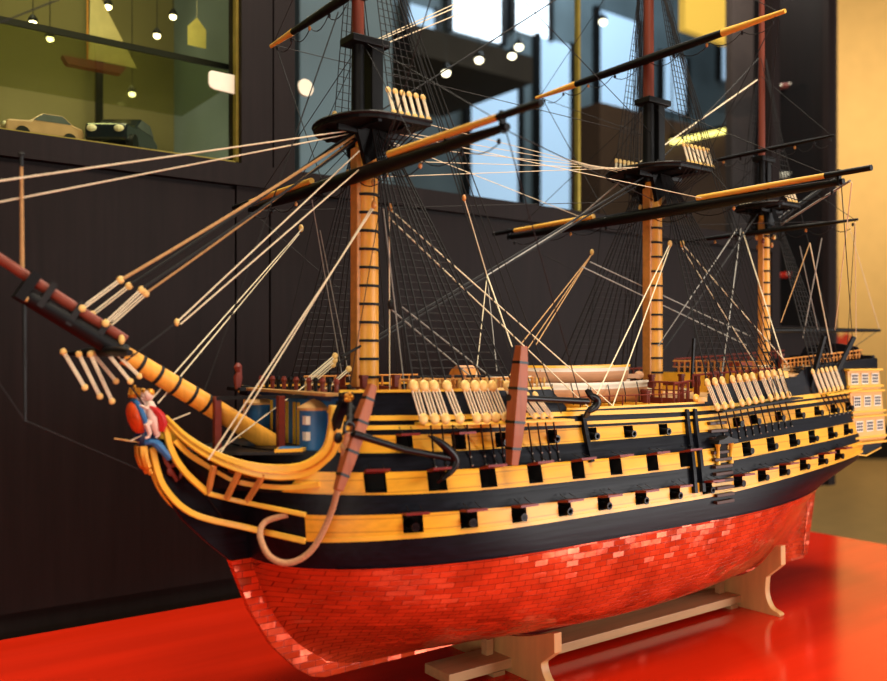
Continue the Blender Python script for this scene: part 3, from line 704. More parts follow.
a2 = anchor('', (36.9, -27.0, 59.9), (34.7, -27.0, 39.4), 2.5, [(34.6, -26.2, 51.0), (46, -25.6, 50.3), (55, -25.2, 49.7)],
            [(55.4, -25, 50.9), (57, -25, 50.4), (57.8, -25, 49.5), (57, -25, 48.4), (55.4, -25, 47.7)],
            [((56.2, -25, 50.8), (-.8, 0, .5), (.3, -.9, .5)), ((55.6, -25, 47.8), (-.8, 0, -.6), (.3, -.9, -.5))])
cab = curve([(-0.4, -12.4, 32.6), (-3.3, -10.5, 31.5), (-5.0, -12.0, 29.8), (-4.7, -15.0, 26.9), (-2.3, -17.0, 26.0), (0.5, -19.0, 28.0), (2.8, -20.6, 33.3), (3.9, -21.6, 38.7), (4.2, -22.6, 43.4), (4.3, -23.4, 46.4)], 6)
rope('anchor_cable', cab, .5, PINKROPE, n=9)
rope('cat_tackle', [(6.4, -20.6, 50.8), (5.2, -22.6, 48.2), (4.4, -23.8, 47.6)], .4, DARKROPE)
for p in ((6.4, -21.0, 49.6), (5.6, -22, 48.4), (4.2, -22.6, 44), (4.5, -22.6, 42), (3.8, -21.4, 45.4)):
    MB().ell(p, (.8, .6, .9), 8, 6).build('block', [DARKROPE, TANROPE][p[2] < 45], SHIP, smooth=True, org=p)
# ------------------------------------------------------------------ boats on the skid beams
def boat(x0, x1, y, z, bm, dp, stripe, planks=BOATP):
    L = x1-x0; n = 22; S = 9; mb = MB(); R = []
    def half(u): return bm/2*max(.02, (1-abs(2*u-1)**2.6 if u < .5 else 1-.42*abs(2*u-1)**2.4))
    def gz(u): return z+dp*(1+.07*(2*u-1)**2)
    for i in range(n+1):
        u = i/n; w = half(u); kz = z+dp*.45*max(0, 1-u*7)**1.5; row = []
        for k in range(2*S+1):
            a = math.pi*(k/(2*S)); c = -math.cos(a); s_ = math.sin(a)
            row.append(mb.vert((x0+L*u, y+w*(abs(c)**.75)*(1 if c > 0 else -1), gz(u)-(gz(u)-kz)*s_**.8)))
        R.append(row)
    for i in range(n):
        for k in range(2*S):
            mb.cur = 1 if (k < 1 or k > 2*S-2) else 0
            mb.face([R[i][k], R[i+1][k], R[i+1][k+1], R[i][k+1]])
    mb.cur = 0; mb.face(R[-1])
    b = mb.build('ship_boat', [planks, WHITE], SHIP, smooth=True, org=(x0+L/2, y, z))
    for s in (-1, 1):
        pts = [(x0+L*i/16, y+s*half(i/16), gz(i/16)+.15) for i in range(17)]
        MB().sweep(pts, .55, .5).build('gunwale', stripe, b, org=pts[8])
    fl = MB(); fl.prism([(x0+L*i/10, y+half(i/10)*.86) for i in range(11)]+[(x0+L*i/10, y-half(i/10)*.86) for i in range(10, -1, -1)], (z+dp*.55, z+dp*.6), lambda u, v, w: (u, v, w))
    fl.build('bottom_boards', DECK, b, org=(x0+L/2, y, z+dp*.55))
    for k in range(6):
        u = .16+.135*k; MB().box((x0+L*u, y, gz(u)-.7), (1.1, 2*half(u)*.95, .25)).build('thwart', TANW, b, org=(x0+L*u, y, gz(u)-.7))
    MB().bar((x0+.3, y, z+dp*.4), (x0+L, y, z-.1), .4, .5).build('boat_keel', planks, b, org=(x0+L/2, y, z))
    return b
boat(54, 92.5, -5.2, 47.9, 9.4, 4.2, WHITE); boat(55, 87, -4.8, 52.2, 8.4, 3.5, YELR); boat(52, 88, 6.5, 48.3, 9, 4.2, BLUED); boat(46, 56.5, -6.6, 51.4, 4.2, 2.2, WHITE)
for p in (91, ):
    MB().box((90.5, -5, 53.6), (5.0, 1.2, 1.0)).ell((93, -5, 53.8), (1.5, .8, 1.0), 8, 6).build('spare_topmast_heel', BOATP, SHIP, org=(90.5, -5, 54))
for x in (58, 67, 76, 85): MB().bar((x, -21.3, 47.4), (x, 21.3, 47.4), 1.2, 1.1).build('skid_beam', YELR, SHIP, org=(x, 0, 47.4))
for x in (60.5, 66, 71.5, 77, 82, 86.5): rope('boat_gripe', [(x, -9.9, 52.5), (x, -10.6, 50), (x, -10.6, 48)], .12, DARKROPE)
MB().box((50.5, -8, 49.6), (4.6, 5, 4.6)).build('hatch_companion', BLUED, SHIP, org=(50.5, -8, 47.3), bevel=.15)
# ------------------------------------------------------------------ rails, bitts, barricades, davits
def railing(pts, h, m, step=2.6, r=.24, lower=True):
    o = MB(); L = [Vector(p) for p in pts]
    o.tube([p+Vector((0, 0, h)) for p in L], r, 6)
    if lower: o.tube([p+Vector((0, 0, h*.5)) for p in L], r*.6, 5)
    R = o.build('railing', m, SHIP, org=L[len(L)//2])
    for a, b in zip(L, L[1:]):
        n = max(1, int((b-a).length/step))
        for i in range(n):
            p = a+(b-a)*i/n; MB().tube([p, p+Vector((0, 0, h*.35)), p+Vector((0, 0, h*.7)), p+Vector((0, 0, h))], [r, r*1.3, r*.8, r*1.1], 6).build('stanchion', m, R, org=p)
    return R
railing([(88, -19, 47.6), (94, -19, 48.2)], 4.6, REDD, 1.4)
railing([(94.2, -18, 48.7), (94.2, 18, 48.7)], 3.6, REDD, 1.9)
railing([(48, -19, 49.6), (48, 19, 49.6)], 3.6, DECK, 2.0)
railing([(131, -15.5, 53.7), (131, 15.5, 53.7)], 3.2, TANW, 1.9)
railing([(60, -18.5, 47.9), (88, -19, 47.9)], 2.2, REDD, 4, .12, False)
railing([(18, -17.3, 51.8), (47, -18.9, 51.8)], 2.3, TANW, 1.7, .22, False)
railing([(18, 17.3, 51.8), (47, 18.9, 51.8)], 2.3, TANW, 2.4, .22, False)
railing([(95, -18.6, 51.4), (127, -18.3, 52.6)], 2.6, REDD, 2.2, .26, False)
railing([(95, 18.6, 51.4), (127, 18.3, 52.6)], 2.6, REDD, 2.2, .26, False)
railing([(133, -16.6, 55.2), (180, -12.2, 57.8)], 2.2, TANW, 2.0, .22)
railing([(133, 16.6, 55.2), (180, 12.2, 57.8)], 2.2, REDD, 2.0, .22)
for x, y in ((19, -4), (19, 4), (26, -4), (26, 4), (98, -4.5), (98, 4.5), (109, -4.5), (109, 4.5), (154, -3), (154, 3), (113, -6), (118, -7), (123, -6), (90, -9), (85, -14)):
    z = 49.4 if x < 48 else (45.4 if x < 94 else (48.6 if x < 131 else 53.6))
    MB().box((x, y, z+2.4), (1.0, 1.0, 4.8)).box((x, y, z+5), (1.3, 1.3, .6)).build('bitt', REDD, SHIP, org=(x, y, z))
for x, z in ((19, 52), (26, 52), (98, 51.5), (109, 51.5)):
    MB().box((x, 0, z), (.9, 11, 1.0)).build('pin_rail', REDD, SHIP, org=(x, 0, z))
# belfry on the forecastle break
bf = MB()
for x in (44, 47):
    for y in (-2, 2): bf.box((x, y, 52), (.4, .4, 5))
bf.prism([(-2.6, 54.4), (2.6, 54.4), (1.6, 55.6), (0, 56.3), (-1.6, 55.6)], (43.4, 47.6), lambda u, v, w: (w, u, v))
bf = bf.build('belfry', TANW, SHIP, org=(45.5, 0, 49.5))
MB().tube([(45.5, 0, 52), (45.5, 0, 52.3), (45.5, 0, 53.2), (45.5, 0, 53.6)], [1.0, .8, .55, .2], 10).build('bell', GOLD, bf, smooth=True, org=(45.5, 0, 52))
# ship's wheel and skylight on the quarter deck, steering under the poop
for x in (128.2, 129.2):
    w = MB(); w.tube([(x, 2.2*math.cos(a), 52+2.2*math.sin(a)) for a in [2*math.pi*i/20 for i in range(21)]], .22, 6, cap=False)
    for k in range(8): w.tube([(x, 0, 52), (x, 3.0*math.cos(k*.785), 52+3.0*math.sin(k*.785))], .13, 5)
    w.build('wheel', REDD, SHIP, org=(x, 0, 52))
for a, b in (((154.9, -18, 53), (159.8, -20.5, 63.3)), ((141.3, -19, 50.2), (143.5, -21.5, 63.3)), ((96.5, -17, 51), (96.1, -18, 62.2))):
    MB().bar(a, b, .9 if a[0] > 100 else .5, 1.0 if a[0] > 100 else .5).build('davit', BLKR, SHIP, org=a)
# hammock barricade on the quarter deck side and stepped volutes
for x, z, h in ((129.5, 53.4, 2.2), (126, 52.9, 1.4)):
    p = Vector(P(x, z)); MB().box((x, p.y+.2, z), (3.0, .9, h)).ell((x-1.5, p.y+.2, z+h/2-.2), (.9, .5, .7), 8, 5).build('hance', YELR, SHIP, org=p, bevel=.1)
p = Vector(P(93.2, 48.4)); MB().box((93.6, p.y-.3, 48.8), (3.2, .8, 1.0)).ell((91.8, p.y-.3, 49.2), (1, .5, .9), 8, 5).build('hance', YELR, SHIP, org=p)
sk = MB(); sk.prism([(-3, 53.6), (3, 53.6), (3, 55.6), (0, 57), (-3, 55.6)], (137, 144), lambda u, v, w: (w, u, v)); sk.build('skylight', REDD, SHIP, org=(140.5, 0, 53.6))
# coils and blocks lying about the decks
for i in range(34):
    x = random.choice([random.uniform(20, 46), random.uniform(94, 128), random.uniform(134, 176)]); y = -random.uniform(3, 14)
    z = 49.5 if x < 48 else (48.7 if x < 131 else 53.7)
    pts = [(x+math.cos(a)*1.2, y+math.sin(a)*1.0, z+.2+a*.12) for a in [k*.6 for k in range(26)]]
    rope('rope_coil', pts, .26, [TANROPE, DARKROPE, CREAM][i % 3])
for i in range(30):
    x = 19+i*.95; p = P(x, 52.4, -1, -.5); q = Vector((p[0], p[1]+.4, 52.2))
    MB().tube([q, q+Vector((0, 0, 1.0)), q+Vector((0, 0, 1.3)), q+Vector((0, 0, 2.0))], [.16, .16, .3, .14], 6).build('belaying_pin', [TANW, DEADW][i % 2], SHIP, org=q)
# ------------------------------------------------------------------ masts
def dtop(x, z, w, f, a, parent, th=.8):
    """half-round top platform"""
    poly = [(x+a, -w), (x+a, w), (x-2, w)] + [(x-2-(f-2)*math.sin(t), w*math.cos(t)) for t in [math.pi*i/14 for i in range(1, 14)]] + [(x-2, -w)]
    mb = MB(); mb.prism(poly, (z-th, z), lambda u, v, q: (u, v, q))
    o = mb.build('top_platform', BLKR, parent, org=(x, 0, z), bevel=.15)
    rim = [Vector((u, v, z+.15)) for u, v in poly]+[Vector((*poly[0], z+.15))]
    MB().tube(rim, .34, 6, cap=False).build('top_rim', BLKR, parent, org=(x, 0, z))
    for y in (-2.2, 2.2): MB().box((x, y, z-th-.5), (f+a-2, .7, 1.0)).build('trestle_tree', BLKR, parent, org=(x, y, z-th-.5))
    for dx in (-3, 3.2): MB().box((x+dx, 0, z-th-.15), (.7, 2*w-2, .6)).build('cross_tree', BLKR, parent, org=(x+dx, 0, z-th))
    return o
def mast(name, x, zb, ztop, zcap, zh, r, tr, w, f, a, hoops, head=True):
    m = MB().tube([(x, 0, zb), (x, 0, (zb+ztop)/2), (x, 0, ztop-6), (x, 0, ztop)], [r, r*.97, r*.88, r*.82], 18).build(name, MASTY, SHIP, smooth=True, org=(x, 0, zb))
    MB().box((x-r*.93, 0, (zb+ztop)/2), (r*.42, r*1.0, ztop-zb-8)).build('mast_fish', TANW, m, org=(x-r*.93, 0, zb+4), bevel=.15)
    z = zb+9; k = 0
    while z < ztop-8:
        MB().tube([(x, 0, z), (x, 0, z+.5)], r*1.02+.1, 18).build('woolding', DARKROPE, m, org=(x, 0, z)); z += hoops; k += 1
    hx = x+r*.7
    MB().box((hx, 0, (ztop+zcap)/2), (r*1.08, r*1.2, zcap-ztop+1.5)).build('masthead', BLKR, m, org=(hx, 0, ztop), bevel=.2)
    MB().box((x-.2, 0, zcap), (2*r+1.6*tr+1.6, 2*r+.2, 1.4)).build('mast_cap', BLKR, m, org=(x, 0, zcap), bevel=.2)
    tx = x-r*.75
    t = MB().tube([(tx, 0, ztop-2.5), (tx, 0, zcap)], [tr*1.2, tr*1.05], 14).build('topmast_heel', BLKR, m, smooth=True, org=(tx, 0, ztop-2))
    MB().tube([(tx, 0, zcap), (tx, 0, zcap+25), (tx, 0, zh)], [tr*1.08, tr, tr*.8], 14).build('topmast', MAHOG, m, smooth=True, org=(tx, 0, zcap))
    dtop(x, ztop, w, f, a, m)
    for s in (-1, 1):
        MB().prism([(x-r*1.5, ztop-1), (x+r*1.5, ztop-1), (x+r*.9, ztop-5), (x-r*.7, ztop-7.5)], (s*r*.7, s*r*1.15), lambda u, v, q: (u, q, v)).build('mast_cheek', BLKR, m, org=(x, s*r, ztop-4))
    for i in range(7):
        aa = -.5+i*1.0; p = (x+math.cos(aa)*r*1.5, math.sin(aa)*r*1.5-.3, ztop-8.5-(i % 3)*1.2)
        MB().ell(p, (.5, .4, .75), 8, 5).build('block', [DEADW, REDD, TANW][i % 3], m, smooth=True, org=p)
    return m
FM = mast('foremast', 22, 45, 101, 116.8, 165, 2.4, 1.1, 10.6, 9.2, 7.5, 3.4)
MM = mast('mainmast', 104, 45, 103, 120, 185, 2.3, 1.25, 11.4, 9.6, 8, 3.5)
ZM = mast('mizzenmast', 150.6, 50, 99.5, 112.5, 165, 1.6, .85, 7.6, 6.4, 5.5, 3.2)
# ------------------------------------------------------------------ yards
def yard(name, x, z, half, r, tipm, tip, parent=SHIP, boom=None, m=BLKR, foot=True):
    n = 12; pts = [(x, -half+2*half*i/n, z) for i in range(n+1)]
    rs = [r*(.42+.58*(1-abs(2*i/n-1)**1.8)) for i in range(n+1)]
    y = MB().tube(pts, rs, 12).build(name, m, parent, smooth=True, org=(x, 0, z))
    for s in (-1, 1):
        if tip:
            ya = [half-tip+(tip+1.2)*i/6 for i in range(7)]; MB().tube([(x, s*v, z) for v in ya], [r*1.07*(.42+.58*(1-min(1, v/half)**1.8)) for v in ya], 12).build('yardarm', tipm, y, smooth=True, org=(x, s*half, z))
        if foot:
            fr = []
            for k in range(4):
                a_, b_ = s*(2+(half-3)*k/4), s*(2+(half-3)*(k+1)/4)
                fr += [(x+.6, a_+(b_-a_)*i/5, z-1.0-1.6*4*(i/5)*(1-i/5)) for i in range(5)]
            MB().tube(fr, .1, 5).build('foot_rope', DARKROPE, y, org=fr[8])
        for k in (.25, .5, .75, .95):
            p = (x+.2, s*half*k, z-r-.35); MB().ell(p, (.35, .3, .5), 7, 5).build('block', [DARKROPE, TANW][k in (.5,)], y, smooth=True, org=p)
    if boom:
        y0, y1, bz, br, bt, sides = boom
        for s in sides:
            b = MB().tube([(x-.6, s*y0, z+bz), (x-.6, s*(y0+y1)/2, z+bz), (x-.6, s*y1, z+bz)], [br, br*.95, br*.75], 10).build('studding_sail_boom', BOOMY, y, smooth=True, org=(x-.6, s*y0, z+bz))
            if bt: MB().tube([(x-.6, s*(y1-bt), z+bz), (x-.6, s*(y1+.3), z+bz)], br*.9, 10).build('boom_tip', BLKR, b, smooth=True, org=(x-.6, s*y1, z+bz))
            for k in (half*.68, half-.8):
                c = (x-.3, s*k, z+bz*.5); MB().box(c, (1.0, .5, bz+1.6)).build('boom_iron', IRON, y, org=c)
    return y
yard('fore_yard', 18.6, 91.3, 44.5, 1.35, BOOMY, 0, boom=(14, 52, 1.6, .62, 9, (-1, 1)))
yard('fore_topsail_yard', 18.4, 125.2, 32, .95, BOOMY, 9)
yard('main_yard', 100.6, 92.4, 50, 1.45, BOOMY, 0, boom=(16, 55.5, 1.6, .66, 9, (-1, 1)))
yard('main_topsail_yard', 100.2, 129.6, 36.5, 1.05, BOOMY, 14)
yard('crossjack_yard', 147.6, 92.2, 28, .75, BOOMY, 0)
yard('mizzen_topsail_yard', 147.4, 114.3, 22, .6, BOOMY, 0)
sb = MB().tube([(152.5, 0, 65.4), (180, 0, 66), (214, 0, 66.5)], [.7, .75, .5], 10).build('spanker_boom', BLKR, SHIP, smooth=True, org=(152.5, 0, 65.4))
MB().tube([(152.6, 0, 94), (172, 0, 104), (188, 0, 112)], [.6, .6, .35], 10).build('spanker_gaff', BLKR, SHIP, smooth=True, org=(152.6, 0, 94))
# ------------------------------------------------------------------ shrouds and ratlines
def shrouds(ups, x, ztop, side=-1, m=DARKROPE, r=.17, rat=True, rs=1.35, zr=None, fan=1.4):
    L = []
    for i, u in enumerate(ups):
        u = Vector((u[0], u[1]*(-side), u[2])); t = Vector((x+(i-len(ups)/2)*.14, side*fan, ztop))
        rope('shroud', [u, t], r, m); L.append((u, t))
    if rat:
        o = MB(); z = max(u.z for u, t in L)+1.5
        while z < (zr or ztop-6):
            pts = [u+(t-u)*((z-u.z)/(t.z-u.z)) for u, t in L]
            o.tube([pts[0]]+pts[1:], .075, 4, cap=False); z += rs
        o.build('ratlines', DARKROPE, SHIP, org=L[0][0])
shrouds([p for p in SHR['f'] if p[0] < 45][:10], 22.6, 104); shrouds([p for p in SHR['f']][:9], 22.6, 104, 1, rat=True)
shrouds(SHR['m'], 104.6, 106); shrouds(SHR['m'], 104.6, 106, 1)
shrouds(SHR['z'], 151, 102); shrouds(SHR['z'], 151, 102, 1)
def topset(mst, x, z, w, n, zt, tx, dx, h=4.6):
    for s in (-1, 1):
        ups = []
        for i in range(n):
            a = Vector((x+dx+1.9*i*(.8), s*(w-.2), z+.6)); b = Vector((x+dx+1.9*i*.8-.7, s*(w-1.0), z+h))
            deadeye(a, b, mst, r=.6, w=.17, strands=2); ups.append((b.x, -abs(b.y), b.z))
            rope('futtock_shroud', [(a.x, a.y, z-.6), (x+.5, s*1.8, z-8.5)], .13, DARKROPE, mst)
        shrouds(ups, tx+.5, zt, s, r=.1, rs=1.4, fan=.9)
topset(FM, 22, 101, 10.6, 6, 150, 20.2, -.6); topset(MM, 104, 103, 11.4, 7, 160, 102.2, -1); topset(ZM, 150.6, 99.5, 7.6, 4, 140, 149.4, -.5, 3.4)
# ------------------------------------------------------------------ stays and running rigging
NL = [0]
def line(pts, r=.1, m=CREAM, name='rigging_line'): NL[0] += 1; return rope(name, pts, r, m)
def stay(a, b, r=.28, m=DARKROPE): return rope('stay', sagged(a, b, .4, 6), r, m)
# head stays
stay((20.2, 0, 100.6), (-21.0, 1.1, 69.6), .3); stay((20.2, -.5, 99.8), (-23.0, -1.2, 70.2), .26, TANROPE); stay((20, -.6, 98.6), (-20.0, -1.4, 68.9), .24)
stay((20, .6, 99), (-18.6, 1.0, 68.4), .2, TANROPE)
stay((16, 0, 121.4), (-9.5, 0, 52.2), .13)
line([(19.5, -.8, 100.2), (-44, -.8, 82.4)], .13); line([(19.5, .5, 99.8), (-41, .5, 80.3)], .12); 
line([(-32, 0, 112), (-45.3, 0, 103.1)], .11, DARKROPE)
# main stays to the bow, mizzen stays
stay((102.2, -.4, 102.6), (16.0, -1.2, 58), .26); stay((102.2, .6, 101.2), (16.4, 1.4, 56.6), .2)
stay((149.2, 0, 99), (106, 0, 58), .2); stay((99.8, 0, 158), (24, 0, 104), .16); stay((148, 0, 140), (106, 0, 106), .14)
stay((99.8, 0, 165), (24, 0, 118), .1, CREAM); stay((99.8, .6, 160), (23, .6, 116), .12, CREAM); stay((99.8, -.6, 163), (23, -.6, 117), .12, CREAM)
# bowlines, sheets, tacks seen in pale cord (ends belayed on the hull, yards and spars)
def B2(x, y, z, r=.5, m=TANW): MB().ell((x, y, z), (r*.8, r*.7, r*1.15), 8, 6).build('block', m, SHIP, smooth=True, org=(x, y, z))
for s in (-1,):
    q = (-14.6, s*1.4, 63.6)
    B2(*q, .55, DEADW)
    line([q, (18.4, s*3.6, 95.6)], .13); line([(q[0]+.6, q[1], q[2]-.3), (18.4, s*5, 92.6)], .13)
    line([q, (-22.6, s*1.4, 57.4)], .15, DARKROPE)
for y0 in (14, 16):
    line([(20, 22, 84.5) if y0 == 14 else (20, 23.3, 83.6), (-18.6, -1, 51.2) if y0 == 14 else (-17.5, -1, 50.6)], .12, CREAM)
B2(*(20, 22.4, 84.7), .7, DEADW)
C1p = (18.6, -8.2, 84.6)
for dx in (0, .9):
    line([(C1p[0], C1p[1]+dx, C1p[2]), (-11.2+dx*1.6, -6.2, 41.6)], .14)
line([(-11.2, -6.2, 41.8), (8.0, -4, 53.6)], .12)
B2(C1p[0], C1p[1], C1p[2]+.5, .7, TANW); B2(C1p[0]+3.2, C1p[1]-.5, C1p[2]+.3, .7, TANW)
line([(C1p[0], C1p[1], C1p[2]+1), (18.6, -8.4, 90.4)], .1, DARKROPE)
line([(C1p[0]+3, C1p[1]-.5, C1p[2]), (73.4, -22.3, 43)], .13); line([(C1p[0]+3, C1p[1]-.4, C1p[2]-1.6), (63.9, -22.4, 44.3)], .13)
line([(C1p[0]+2, C1p[1], C1p[2]), (22, -13, 52)], .12, GREYW); line([(C1p[0]+3, C1p[1]-.4, C1p[2]), (24, -5, 51)], .12, CREAM)
# crossing tackles between fore and main
n1 = (46.5, -6, 74.3)
line([(39.1, -8, 88.6), n1], .12); line([(39.1, -8, 88.6), (20, -.8, 148)], .1, DARKROPE); B2(*(39.1, -8, 88.6), .55, TANW); line([n1, (42.6, -18, 59.9)], .13); line([n1, (35.6, -16, 54.3)], .1); line([n1, (40.6, -16, 55.4)], .1, GREYW)
line([n1, (98, 21.7, 92.9)], .16, GREYW); line([(98, 21.7, 92.9), (102, 8.9, 102)], .2, GREYW)
line([(21, -10, 66.5), (34.8, -17, 53.7)], .14, GREYW); line([(23.4, -10, 67), (38.8, -17, 54)], .14, GREYW); B2(*(21, -10, 67.3), .8, DARKROPE)
line([(13.8, 6, 87.5), (20.9, 6, 51.3)], .1, GREYW); line([(15.5, 6, 82), (22, 6, 53.5)], .1, GREYW)
for a, b in (((592,254),(522,343)), ((595,256),(536,345)), ((590,254),(505,382))):
    line([(98, 14.7, 84.1), {(522,343): (48.6, -14, 60.7), (536,345): (54.1, -12, 60.4), (505,382): (42.6, -16, 53.3)}[b]], .13, TANROPE)
B2(*(98, 14.7, 84.6), .7, DEADW)
M1 = (100.8, -7.6, 84.6)
line([M1, (57.1, -22.3, 45.7)], .14); line([(M1[0]+.5, M1[1]+.3, M1[2]-.5), (62.6, -22.3, 43.7)], .14)
M2 = (104.0, -8.6, 84.8)
line([M2, (130.5, -19.6, 56.2)], .14); line([(M2[0], M2[1], M2[2]-1), (121, -19.8, 52.4)], .13)
for q in (M1, M2): B2(*q, .75, DEADW)
line([(M1[0], M1[1], M1[2]+.5), (100.6, -8.2, 91.4)], .12, DARKROPE)
line([(146, 4.2, 93.7), (107.7, -17, 53.6)], .14, GREYW); line([(146, 5.2, 93.9), (98.5, -6, 60.6)], .13, GREYW); line([(146, 3.6, 92.6), (132.5, -17, 57.3)], .13, CREAM)
line([(79.4, 0, 78.5), (143.1, 0, 61)], .15, GREYW); line([(84.1, 2, 80.1), (146.9, 2, 63.8)], .15, GREYW)
z1 = (147, -15.6, 87.6)
line([z1, (133.2, -16, 66.7)], .12, TANROPE); line([z1, (153.5, -18, 58.8)], .15, CREAM); line([(147, -18.9, 88.5), (144.8, -15, 62.9)], .14, GREYW); line([(147, -12.8, 87.1), (151.9, -15, 65.1)], .12, GREYW)
line([(147, -27.6, 91.5), (173.1, -14, 63.3)], .1, CREAM); line([(104, -49.8, 92.7), (165.7, -12, 65.4)], .1, CREAM)
line([(156.3, 0, 94.2), (104, -49.4, 93)], .26, GREYW); line([(101, 1.6, 105.5), (147.2, 0, 133.9)], .2, CREAM)
# crow's-foot lines from the tops
for k, (px, py) in enumerate([(0, 98), (1, 99.5), (2, 97), (3, 96.2), (4, 95.2)]):
    line([(94.8, (k-2)*1.6, 102.6), (24.2, (k-2)*.3, 92+k*3.2)], .075, CREAM)
for s in (-1, 1):
    line([(20, s*.8, 101), (99, s*18, 93.6)], .08, CREAM)
    # lifts, braces and clewlines in tarred rope
    line([(18.6, s*43.5, 92), (21, s*1, 116.6)], .09, DARKROPE); line([(18.6, s*22, 92.3), (21, s*1, 116)], .08, DARKROPE)
    line([(18.4, s*31.5, 125.8), (18.8, s*.6, 149)], .08, DARKROPE); line([(18.4, s*31, 124.6), (18.7, s*11, 92.4)], .1, DARKROPE)
    line([(18.6, s*44, 91), (60, s*19, 48.4)], .1, DARKROPE); line([(18.6, s*43.8, 91), (102, s*1.5, 96)], .09, DARKROPE)
    line([(18.4, s*31.8, 125), (102.5, s*1, 112)], .09, DARKROPE)
    line([(100.6, s*49, 93), (103, s*1, 119.6)], .09, DARKROPE); line([(100.6, s*25, 93.2), (103, s*1, 119)], .08, DARKROPE)
    line([(100.2, s*36, 130), (100, s*.6, 158)], .08, DARKROPE); line([(100.2, s*35.5, 129.2), (100.6, s*12, 93.6)], .1, DARKROPE)
    line([(100.6, s*49.5, 92), (170, s*15, 57.8)], .1, DARKROPE); line([(100.2, s*36.3, 129.4), (149.5, s*1, 108)], .09, DARKROPE)
    line([(147.6, s*27, 92.4), (150, s*.8, 112)], .08, DARKROPE); line([(147.4, s*21, 114.6), (148, s*.6, 135)], .08, DARKROPE)
    line([(147.6, s*27, 92), (106, s*1.6, 90)], .08, DARKROPE); line([(147.6, s*27.3, 92), (164, s*16.2, 57.2)], .08, DARKROPE)
    for k in range(4):            # topmast backstays to the channels
        line([(18.8, s*.8, 150), (41+k*2.6, s*24.6, 47.6)], .11, DARKROPE)
        line([(100, s*.8, 160), (119+k*2.0, s*23.6, 48.8)], .11, DARKROPE)
    line([(148, s*.6, 140), (158, s*19.3, 50)], .1, DARKROPE)
    line([(18.6, s*12, 90), (10, s*14, 52)], .08, DARKROPE); line([(18.6, s*20, 90), (22, s*4, 99)], .08, DARKROPE); line([(100.6, s*14, 91), (98, s*17, 52.5)], .08, DARKROPE)
line([(214, 0, 66.6), (187.6, 0, 111.6)], .1, CREAM); line([(213, 0, 66.4), (184.5, -6, 60)], .1, DARKROPE); line([(205, 0, 66.2), (190, 0, 55)], .08, TANROPE)
line([(-36.8, 0, 48.6), (-20, -.5, 40)], .1, DARKROPE); line([(-36.8, 0, 48.6), (-60, 0, 86)], .1, DARKROPE)
line([(-24, -1.2, 56.6), (-6, -1, 30)], .16, DARKROPE); line([(-20.4, -.6, 44.5), (-24.4, -1.4, 45.4), (-22.4, -1.4, 45.0)], .1, DEADW)
line([(-21.9, -1, 44.8), (-15.7, -1.4, 47.7), (-12.4, -1.5, 48.9)], .1, CREAM)
# ------------------------------------------------------------------ the cradle the ship rests on
CR = thing('cradle_stand', (92, 0, -7), 'pale plywood cradle with two curved end frames, on the red table under the ship', 'stand')
def frame(t, w, ztip, inner):
    hull = []
    n = 22
    for i in range(n+1):
        y = -inner+2*inner*i/n
        z = 0
        while max(B(t+d, z+.01) for d in (-1.3, 0, 1.3)) < abs(y)+.0 and z < ztip+6: z += .05
        hull.append((y, max(-.3, z-.7)))
    zt = hull[0][1]
    side = [(inner+1.5, zt+.2), (inner+1.6, zt-4.6), (inner-2.6, zt-8.4 if zt > 6 else -2.6), (inner-2.8, -3.6 if zt < 6 else -2.0), (inner-1.4, -5.2), (inner+.6, -6.0), (inner+1.2, -6.5), (inner+1.0, -7)]
    if zt < 6: side = [(inner+1.5, zt+.2), (inner+1.6, zt-3.6), (inner-1.5, zt-6.0), (inner-2.2, -2.6), (inner-1.8, -4.2), (inner-.6, -5.8), (inner+.4, -6.4), (inner+.6, -7)]
    lo_ = [(v.x, v.y) for v in curve([(y, z, 0) for y, z in side[2:]], 5)]; side = side[:2]+lo_
    poly = hull + side + [(-y, z) for y, z in side[::-1]]
    mb = MB(); mb.prism(poly, (t-1.0, t+1.0), lambda u, v, q: (q, u, v))
    return mb.build('cradle_frame', CRADLE, CR, org=(t, 0, -7), bevel=.12)
frame(55, 17, 5.6, 15.8); frame(134, 16, 10, 14.6)
MB().box((86, -.6, -4.9), (96, 8.2, 2.0)).build('batten', CRADLEX, CR, org=(86, -.6, -4.9), bevel=.1)
for x in (51.5, 130.5):
    MB().box((x, 0, -2.2), (1.8, 1.8, 3.3)).build('chock', CRADLEX, CR, org=(x, 0, -3.8), bevel=.1)
for x in (51, 130.5):
    MB().box((x, 0, -6.55), (3, 9, .9)).build('cross_batten', CRADLEX, CR, org=(x, 0, -6.6))
# ------------------------------------------------------------------ table
FL = -TABLE/K-7                    # floor height in ship feet
TAB = mat('red lacquer table', (200, 36, 12), .14, var=.10, scale=14, stretch=(.25, 2.5, 1), coat=.04, spec=.3)
tt = thing('display_table', (90, -60, FL), 'glossy red lacquered table top carrying the model ship', 'table')
tm = MB(); tm.box((40, -72, -8.6), (399, 305, 3.2)); tm.build('table_top', TAB, tt, org=(40, -72, -7), bevel=.5)
MB().box((40, 80.4, -7.15), (398, 1.0, .34)).build('edge_strip', TAB, tt, org=(40, 80.4, -6.8))
for x in (-140, 220):
    for y in (-210, 66): MB().box((x, y, (FL-10.2)/2), (14, 14, -FL-10.2)).build('leg', TAB, tt, org=(x, y, FL))
